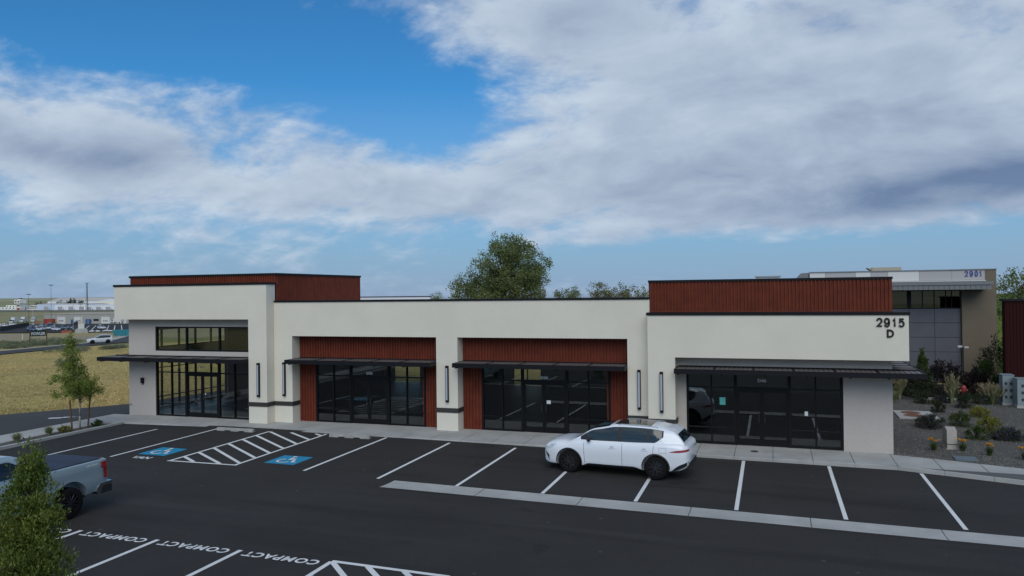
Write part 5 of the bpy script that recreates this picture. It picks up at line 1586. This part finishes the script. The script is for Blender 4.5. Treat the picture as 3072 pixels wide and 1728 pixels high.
def boxtruck(loc, hd, lab, hgt=2.7, L=6.0, c1='panel_white', c2='car_white', cat='truck'):
    rt_ = empty('box_truck', loc, hd, lab, cat, 'vehicles parked in the far lots')
    MB().box(-L / 2, L / 2 - 2.0, -1.1, 1.1, .75, hgt).build('cargo_box', c1, rt_)
    MB().prism([(L / 2 - 1.95, .5), (L / 2, .5), (L / 2, 1.3), (L / 2 - .5, 2.1), (L / 2 - 1.95, 2.15)], -1.0, 1.0).build('cab', c2, rt_)
    MB().prism([(L / 2 - .03, 1.33), (L / 2 - .50, 2.08), (L / 2 - .46, 2.10), (L / 2 + .02, 1.36)], -.9, .9).build('windscreen', 'glass_dark', rt_)
    for sg in (-1, 1): MB().box(L / 2 - 1.6, L / 2 - .7, sg * 1.005 - .01, sg * 1.005 + .01, 1.3, 2.0).build('side_window', 'glass_dark', rt_)
    for x in (-L / 2 + 1.2, L / 2 - 1.0):
        for sg in (-1, 1): wheel(rt_, x, sg * .95, .42, .25, sg, 'rim_dark', 5, False)
    return rt_
boxtruck(on(-309.5, 302.5, .25), R(178), 'long white van parked across a warehouse door', 2.7, 7.6)
boxtruck(on(-406, 319, .3), R(-70), 'white truck with dark load behind the fence', 3.6, 6.5, 'car_white')
boxtruck(on(-417, 334, .3), R(-60), 'white bucket truck in the gravel yard', 3.4, 6.5, 'panel_white')
boxtruck(on(-411, 336, .3), R(-50), 'pale blue truck at the end of the gravel yard', 3.4, 6.0, 'car_silver')

# yard objects
ORG = mat('orange_paint', (.36, .085, .035), .6, var=.15, vscale=.6)
ct = empty('orange_container', on(-360, 304, .2), R(2), 'orange steel container in front of the grey warehouse', 'container')
MB().box(-3.0, 3.0, -1.2, 1.2, .1, 2.9).build('body', 'orange_paint', ct); MB().box(-2.6, -.2, -1.26, -1.2, .3, 2.7).build('door', 'hydrant_red', ct)
for i in range(10): MB().box(-2.9 + i * .6, -2.7 + i * .6, -1.24, -1.2, .15, 2.85).build('rib', 'orange_paint', ct)
eq = empty('orange_equipment', on(-357, 294, .2), R(-40), 'low orange equipment trailer left of the container', 'trailer')
MB().prism([(-1.8, .5), (1.8, .5), (1.4, 1.5), (-.2, 1.9), (-1.4, 1.4)], -.8, .8).build('body', 'orange_paint', eq)
for sg in (-1, 1): wheel(eq, 0, sg * .9, .4, .2, sg, 'rim_dark', 5, False)
db = empty('teal_dumpster', on(-134.5, 136.0), R(15), 'teal open top dumpster by the far road', 'dumpster')
mat('teal_steel', (.02, .21, .24), .6, var=.2, vscale=1)
MB().prism([(-2.6, .25), (2.6, .25), (2.9, 1.75), (-2.9, 1.75)], -1.1, 1.1).build('bin', 'teal_steel', db)
for i in range(6): MB().box(-2.3 + i * .9, -2.16 + i * .9, -1.16, -1.1, .3, 1.7).build('rib', 'teal_steel', db)
pdst = empty('pump_pedestal', on(-194.6, 176.4), R(45), 'white cabinet on a rounded concrete base in the gravel', 'cabinet')
MB().prism([(-2.0, -.2), (2.0, -.2), (1.8, 1.2), (1.3, 1.5), (-1.3, 1.5), (-1.8, 1.2)], -1, 1).build('base', 'concrete', pdst); MB().box(-.9, .9, -.7, .7, 1.5, 3.4).build('cabinet', 'panel_white', pdst); MB().box(-1.0, 1.0, -.8, .8, 3.4, 3.55).build('lid', 'beige_unit', pdst)
def bagpile(x, y, lab, seed):
    r_ = random.Random(seed); rt_ = empty('sandbag_pile', on(x, y, .05), 0, lab, 'bag pile')
    for i in range(9):
        a, b, h = r_.uniform(-3, 3), r_.uniform(-.8, .8), r_.uniform(.3, .7); pr = []
        MB().lathe([(.01, 0), (.5, .05), (.75, h * .4), (.55, h * .85), (.05, h)], 9, 'z', (a, b, 0)).build('bag', 'panel_white', rt_, True)
bagpile(-197.6, 185.0, 'heap of white bags left of the other heap', 1); bagpile(-193.5, 187.3, 'heap of white bags nearest the dumpster', 2)
tg = empty('barrier', on(-206.3, 181), R(40), 'orange barrier lying near the far lot edge', 'barrier'); MB().box(-1.6, 1.6, -.2, .2, 0, .8).build('panel', 'orange_paint', tg); MB().box(-1.7, -1.4, -.4, .4, 0, .1).box(1.4, 1.7, -.4, .4, 0, .1).build('foot', 'steel_dark', tg)
# black fence
fp = [(-264.7, 201.5), (-332.2, 268.9)]
fn_ = empty('black_fence', on(*fp[0]), 0, 'low black screened fence between the two far lots', 'fence')
mat('fence_screen', (.02, .021, .022), .9)
A_, B_ = Vector(fp[0]), Vector(fp[1])
for i in range(24):
    p, q = A_.lerp(B_, i / 24), A_.lerp(B_, (i + 1) / 24); z0, z1 = terrain(*p), terrain(*q); d = (q - p).normalized(); s_ = Vector((-d.y, d.x)) * .03
    mb = MB().add([(p.x - s_.x, p.y - s_.y, z0 + .2), (q.x - s_.x, q.y - s_.y, z1 + .2), (q.x + s_.x, q.y + s_.y, z1 + .2), (p.x + s_.x, p.y + s_.y, z0 + .2)] + [(p.x - s_.x, p.y - s_.y, z0 + 2.1), (q.x - s_.x, q.y - s_.y, z1 + 2.1), (q.x + s_.x, q.y + s_.y, z1 + 2.1), (p.x + s_.x, p.y + s_.y, z0 + 2.1)],
                  [(0, 3, 2, 1), (4, 5, 6, 7), (0, 1, 5, 4), (1, 2, 6, 5), (2, 3, 7, 6), (3, 0, 4, 7)])
    part(mb, 'screen', 'fence_screen', fn_); part(MB().tube((p.x, p.y, z0), (p.x, p.y, z0 + 2.2), .06, n=6), 'post', 'steel_dark', fn_)

# grey warehouse (one storey, several doors)
WH = empty('grey_warehouse', on(-340, 309), 0, 'long low grey warehouse with white roll-up doors', 'building')
mat('warehouse_grey', (.36, .35, .32), .85, var=.06, vscale=.2); mat('door_white', (.62, .62, .60), .7); mat('entry_blue', (.03, .09, .22), .5)
wz = -9.3
part(MB().box(-371, -290, 310, 335, wz - .5, wz + 5.75), 'wall', 'warehouse_grey', WH)
part(MB().box(-371.2, -289.8, 309.8, 335.2, wz + 5.75, wz + 6.05), 'roof_edge', 'beige_unit', WH)
for x in (-358.1, -345.5, -325.6, -313.8, -302):
    d_ = part(MB().box(x - 3.05, x + 3.05, 309.9, 309.99, wz, wz + 4.2), 'roll_up_door', 'door_white', WH)
    for k in (-1, 0, 1): part(MB().box(x + k * 1.2 - .4, x + k * 1.2 + .4, 309.86, 309.895, wz + 1.7, wz + 2.2), 'door_window', 'glass_dark', d_)
part(MB().box(-339.6, -335.8, 309.5, 309.99, wz, wz + 2.9), 'entry', 'entry_blue', WH); part(MB().box(-337.8, -337.6, 309.42, 309.5, wz + .1, wz + 2.5), 'entry_mullion', 'panel_white', WH)
part(MB().box(-334.3, -330.5, 309.9, 309.99, wz + 1.9, wz + 3.0), 'window', 'glass_dark', WH); part(MB().box(-350.9, -349.1, 309.9, 309.99, wz, wz + 2.7), 'side_door', 'entry_blue', WH)
for x in (-360, -342, -325): part(MB().box(x - .4, x + .4, 309.7, 309.99, wz + 4.7, wz + 5.0), 'wall_lamp', 'panel_white', WH)

# hangars and terminal by the airfield
mat('hangar_white', (.80, .81, .82), .7); mat('hangar_blue', (.58, .65, .74), .7); mat('hangar_roof', (.50, .46, .41), .8); mat('terminal_white', (.82, .79, .70), .8)
def hangar(x0, x1, y, h, dpt, mt_, lab, doors=2, roof='hangar_roof', rise=1.0, name='hangar'):
    xm = (x0 + x1) / 2; z = terrain(xm, y) - .2
    rt_ = empty(name, (xm, y, z), 0, lab, 'hangar')
    MB().box(x0 - xm, x1 - xm, 0, dpt, -1, h).build('wall', mt_, rt_)
    MB().prism([(0 - .3, h), (dpt / 2, h + rise), (dpt + .3, h)], x0 - xm - .4, x1 - xm + .4, 'x').build('roof', roof, rt_)
    for i in range(doors):
        xx = (x0 - xm) + (x1 - x0) * (i + .5) / doors
        MB().box(xx - 4, xx + 4, -.12, -.01, 0, h * .62).build('door', 'panel_mauve', rt_); MB().box(xx + 5.5, xx + 6.6, -.12, -.01, 0, 2.2).build('side_door', 'entry_blue', rt_)
    return rt_
hangar(-901, -868, 742, 8.2, 30, 'hangar_blue', 'pale blue hangar right of the terminal', 1)
hangar(-867, -812, 740, 8.0, 30, 'hangar_white', 'long white hangar between the blue hangar and the lower white one', 3)
hangar(-811, -748, 735, 6.8, 26, 'hangar_white', 'lower bright white hangar beyond the light pole', 4, 'hangar_white', .5)
hangar(-747, -690, 734, 6.4, 26, 'hangar_blue', 'low pale hangar disappearing behind the shop building', 3, 'hangar_white', .5)
hangar(-800, -690, 800, 10.5, 60, 'hangar_white', 'huge hangar with broad tan gable roof', 2, 'hangar_roof', 6.5)
hangar(-890, -800, 830, 11.5, 50, 'terminal_white', 'white long hangar in the second row', 3, 'hangar_white', 2.5)
hangar(-1010, -900, 850, 11.0, 40, 'hangar_white', 'white hangar row behind the control tower', 3, 'hangar_roof', 5)
hangar(-960, -880, 905, 12, 40, 'hangar_blue', 'blue grey shed under the far hill', 3, 'hangar_blue', 3)
TW = empty('control_tower', on(-938, 748), 0, 'old white control tower rising from the airport terminal', 'tower')
t_ = lambda b, nm, mt_, root=TW: b.build(nm, mt_, root)
t_(MB().box(-3.2, 3.2, -3, 4, -1, 9.2), 'shaft', 'terminal_white'); t_(MB().prism([(-5, -5), (5, -5), (5, 5), (-5, 5)], 9.2, 14.2, 'z'), 'tower_room', 'terminal_white')
for x in (-3, -1.4, 1.8, 3.4): t_(MB().box(x - .6, x + .6, -5.15, -5.01, 10.6, 12.6), 'window', 'glass_dark')
t_(MB().prism([(-2, -2), (2.4, -2), (2.4, 2), (-2, 2)], 14.2, 15.0, 'z'), 'cab', 'terminal_white'); t_(MB().box(-1.6, 2.2, -1.9, 1.8, 15.0, 16.3), 'cab_glass', 'glass_dark'); t_(MB().box(-2.1, 2.5, -2.1, 2.1, 16.3, 16.6), 'cab_roof', 'terminal_white')
t_(MB().box(-2.4, 2.4, -3.15, -3.01, 5.2, 7.0), 'window', 'glass_dark'); t_(MB().box(-2.6, 2.6, -3.3, -3.01, 0, 3.2), 'entrance', 'orange_paint')
TM = empty('airport_terminal', on(-950, 756), 0, 'low cream terminal building wings either side of the tower', 'building')
for a, b, h in ((-38, 8.3, 4.2), (15.6, 36, 4.2), (-30, 8.2, 6.6), (16, 34, 6.4)):
    TM_w = MB().box(a, b, -2 if h < 5 else 4, 14, -1, h).build('wing', 'terminal_white', TM)
    for i in range(7): xx = a + (b - a) * (i + .5) / 7; MB().box(xx - 1.1, xx + 1.1, (-2 if h < 5 else 4) - .15, (-2 if h < 5 else 4) - .01, h - 2.1, h - .9).build('window', 'glass_dark', TM_w)
# poles and masts
def pole(x, y, h, lab, mt_='metal_grey', head=True, r=.16, cat='light pole'):
    r = min(r, .11)
    rt_ = empty('light_pole', on(x, y), 0, lab, cat); MB().tube((0, 0, -.3), (0, 0, h), r, r * .6, 8).build('pole', mt_, rt_)
    if head: MB().box(-1.1, 1.1, -.5, .5, h, h + .35).build('lamp_head', 'steel_dark', rt_)
    MB().lathe([(.0, .9), (r * 2, .9), (r * 2.2, -.2)], 10).build('footing', 'concrete', rt_)
pole(-347.6, 281.3, 16.5, 'tall dark light pole behind the control tower line', 'steel_dark', r=.10); pole(-361, 306, 22.0, 'tallest dark pole left of the masts, at the warehouse', 'steel_dark', r=.11)
pole(-355.3, 290, 8.6, 'white pole at the end of the fence', 'panel_white', False); pole(-244.5, 217.4, 12, 'grey light pole standing in the far parked rows', 'metal_grey'); pole(-318, 287, 10.8, 'grey light pole before the blue entry', 'metal_grey'); pole(-367, 307.6, 10.6, 'grey pole at the left corner of the warehouse', 'metal_grey', False)
MS = empty('lattice_mast', on(-788, 718.5), 0, 'tall lattice antenna mast above the white hangars', 'mast')
mm = MB()
hh = 34.0
for k in range(3):
    a = k * 2.094; mm.tube((1.6 * math.cos(a), 1.6 * math.sin(a), -1), (.5 * math.cos(a), .5 * math.sin(a), hh), .22, .18, 5)
for i in range(16):
    z0, z1 = i * hh / 16, (i + 1) * hh / 16; f0, f1 = 1.6 - 1.1 * z0 / hh, 1.6 - 1.1 * z1 / hh
    for k in range(3): a, b = k * 2.094, (k + 1) * 2.094; mm.tube((f0 * math.cos(a), f0 * math.sin(a), z0), (f1 * math.cos(b), f1 * math.sin(b), z1), .10, n=4)
mm.build('lattice', 'steel_dark', MS); MB().box(-1.5, 1.5, -1.5, 1.5, hh, hh + .5).build('platform', 'steel_dark', MS)
MB().tube((0, 0, 0), (0, 0, 1.6), .09, n=6).lathe([(.25, 0), (.25, .05)], 8).build('marker_post', 'panel_white'); bpy.data.objects['marker_post'].location = on(-141.3, 112.3)
tag(bpy.data.objects['marker_post'], 'pale marker post left of the FOWLER board', 'post')

# far trees
rr_ = random.Random(3)
for i, (x, y, h, w) in enumerate(((-905, 800, 15, 7), (-897, 806, 12, 5), (-935, 830, 13, 6), (-985, 850, 11, 6), (-1010, 865, 10, 6), (-1060, 880, 10, 7), (-960, 840, 10, 5), (-1500, 1500, 26, 16), (-1430, 1490, 20, 12), (-1380, 1490, 18, 12), (-1330, 1500, 20, 12), (-1270, 1480, 18, 12), (-1225, 1480, 18, 14), (-1180, 1470, 18, 12))):
    tree('distant_tree', on(x, y, -.5), ('pointed dark tree between the terminal and the hangars', 'dark tree on the far hill crest')[i > 6], [((0, 0, h * .5), (w, w, h * .5), 1)], 'leaf_dark', size=2.2, per=12, spread=3.0, ntips=26, trunk_r=.5, seed=90 + i, limbs=6, group=('trees by the terminal', 'trees on the far crest')[i > 6])
# low far ridge on the skyline
rg = MB()
def ridge(u, w):
    a = R(-75 + 60 * u); r_ = 2600 + 3200 * w; x, y = CAM.x + r_ * math.sin(a), CAM.y + r_ * math.cos(a)
    top = 10 + 7 * math.sin(u * 9 + .6) + 3 * math.sin(u * 31)
    return (x, y, -10 + (top + 10) * sstep(0, 1, w) - .016 * r_ * sstep(-44.5, -41.5, -75 + 60 * u))
rg.grid(ridge, 60, 10)
tag(rg.build('hills', mat('hill_grass', (.36, .32, .19), 1.0, col2=(.22, .245, .12), vscale=.004), None, True), kind='structure')  # grass colour raised to carry the distance haze

# sagebrush and grass on the field
rnd = random.Random(77)
def sagebush(x, y, rad, h, seed, lab): 
    return bush('sagebrush', on(x, y), lab, rad, h, 'sage', .16, 420, seed=seed, cat='shrub', group='sagebrush along the far road', w=.4)
proto = [sagebush(-100, 80, 1.2, .9, 200, 'grey green sagebrush mound on the verge of the far road'), sagebush(-108, 90, 1.5, 1.0, 201, 'grey green sagebrush mound on the verge of the far road'), sagebush(-112, 86, 1.0, .8, 202, 'grey green sagebrush mound on the verge of the far road')]
def polar(azd, d): a = R(azd); return CAM.x + d * math.sin(a), CAM.y + d * math.cos(a)
ROAD = [Vector(p) for p in pts[:-1]]
for i in range(90):
    t = rnd.random() * (len(ROAD) - 2) + .8; k = int(t); k = min(k, len(ROAD) - 2); p = ROAD[k].lerp(ROAD[k + 1], t - k); d_ = (ROAD[k + 1] - ROAD[k]).normalized(); s_ = Vector((-d_.y, d_.x))
    off = 8 + 34 * rnd.random() ** 1.4 if i % 6 else -rnd.uniform(7, 16)
    if off < 0: p = ROAD[1].lerp(ROAD[2], rnd.uniform(-.3, .5))
    q = p + s_ * off
    o = copy_tree(proto[i % 3]); o.location = on(q.x, q.y); o.rotation_euler = (0, 0, rnd.uniform(0, 6.28)); e_ = rnd.uniform(.6, 1.35); o.scale = (e_ * 1.3, e_ * 1.3, e_ * .75)
bush('field_shrub', on(*polar(-49.2, 92)), 'lone dark green shrub in the dry field', .9, .75, 'sage', .14, 700, seed=210)
gm_ = MB()
for i in range(40000):
    d_ = 47 + 100 * rnd.random() ** 1.3; a_ = rnd.uniform(-56, -39); x, y = polar(a_, d_)
    # keep off the drive
    if y < 11.9 and x > -11.6 + (y - 7) * .73 and x > -12: continue
    if x > -8.5 and y < 24.5: continue
    z = terrain(x, y); h = rnd.uniform(.03, .10); b = rnd.uniform(0, 6.28)
    if x > -26 and y < (x + 26) * .9 - 12: continue
    for _ in range(2):
        b += rnd.uniform(.8, 2.2); w = .035 * rnd.uniform(.5, 1.5) * (1 + d_ / 120); lx, ly = rnd.gauss(0, .12), rnd.gauss(0, .12)
        o = len(gm_.v); gm_.v += [(x - w * math.cos(b), y - w * math.sin(b), z - .03), (x + w * math.cos(b), y + w * math.sin(b), z - .03), (x + lx, y + ly, z + h)]; gm_.f.append((o, o + 1, o + 2))
tag(gm_.build('field_grass', 'dry_grass', None, False, False), 'dry yellow grass covering the open field', 'grass', kind='stuff')
lawn = MB()
for i in range(9000):
    x, y = rnd.uniform(38.5, 60), rnd.uniform(40, 95); z = terrain(x, y); b = rnd.uniform(0, 6.28); h = rnd.uniform(.1, .3); w = rnd.uniform(.05, .14)
    o = len(lawn.v); lawn.v += [(x - w * math.cos(b), y - w * math.sin(b), z - .02), (x + w * math.cos(b), y + w * math.sin(b), z - .02), (x, y, z + h)]; lawn.f.append((o, o + 1, o + 2))
tag(lawn.build('hill_lawn', leafmat('lawn_blade', (.10, .17, .03), (.15, .17, .05), .4), None, False, False), 'green grass on the slope behind the office', 'grass', kind='stuff')
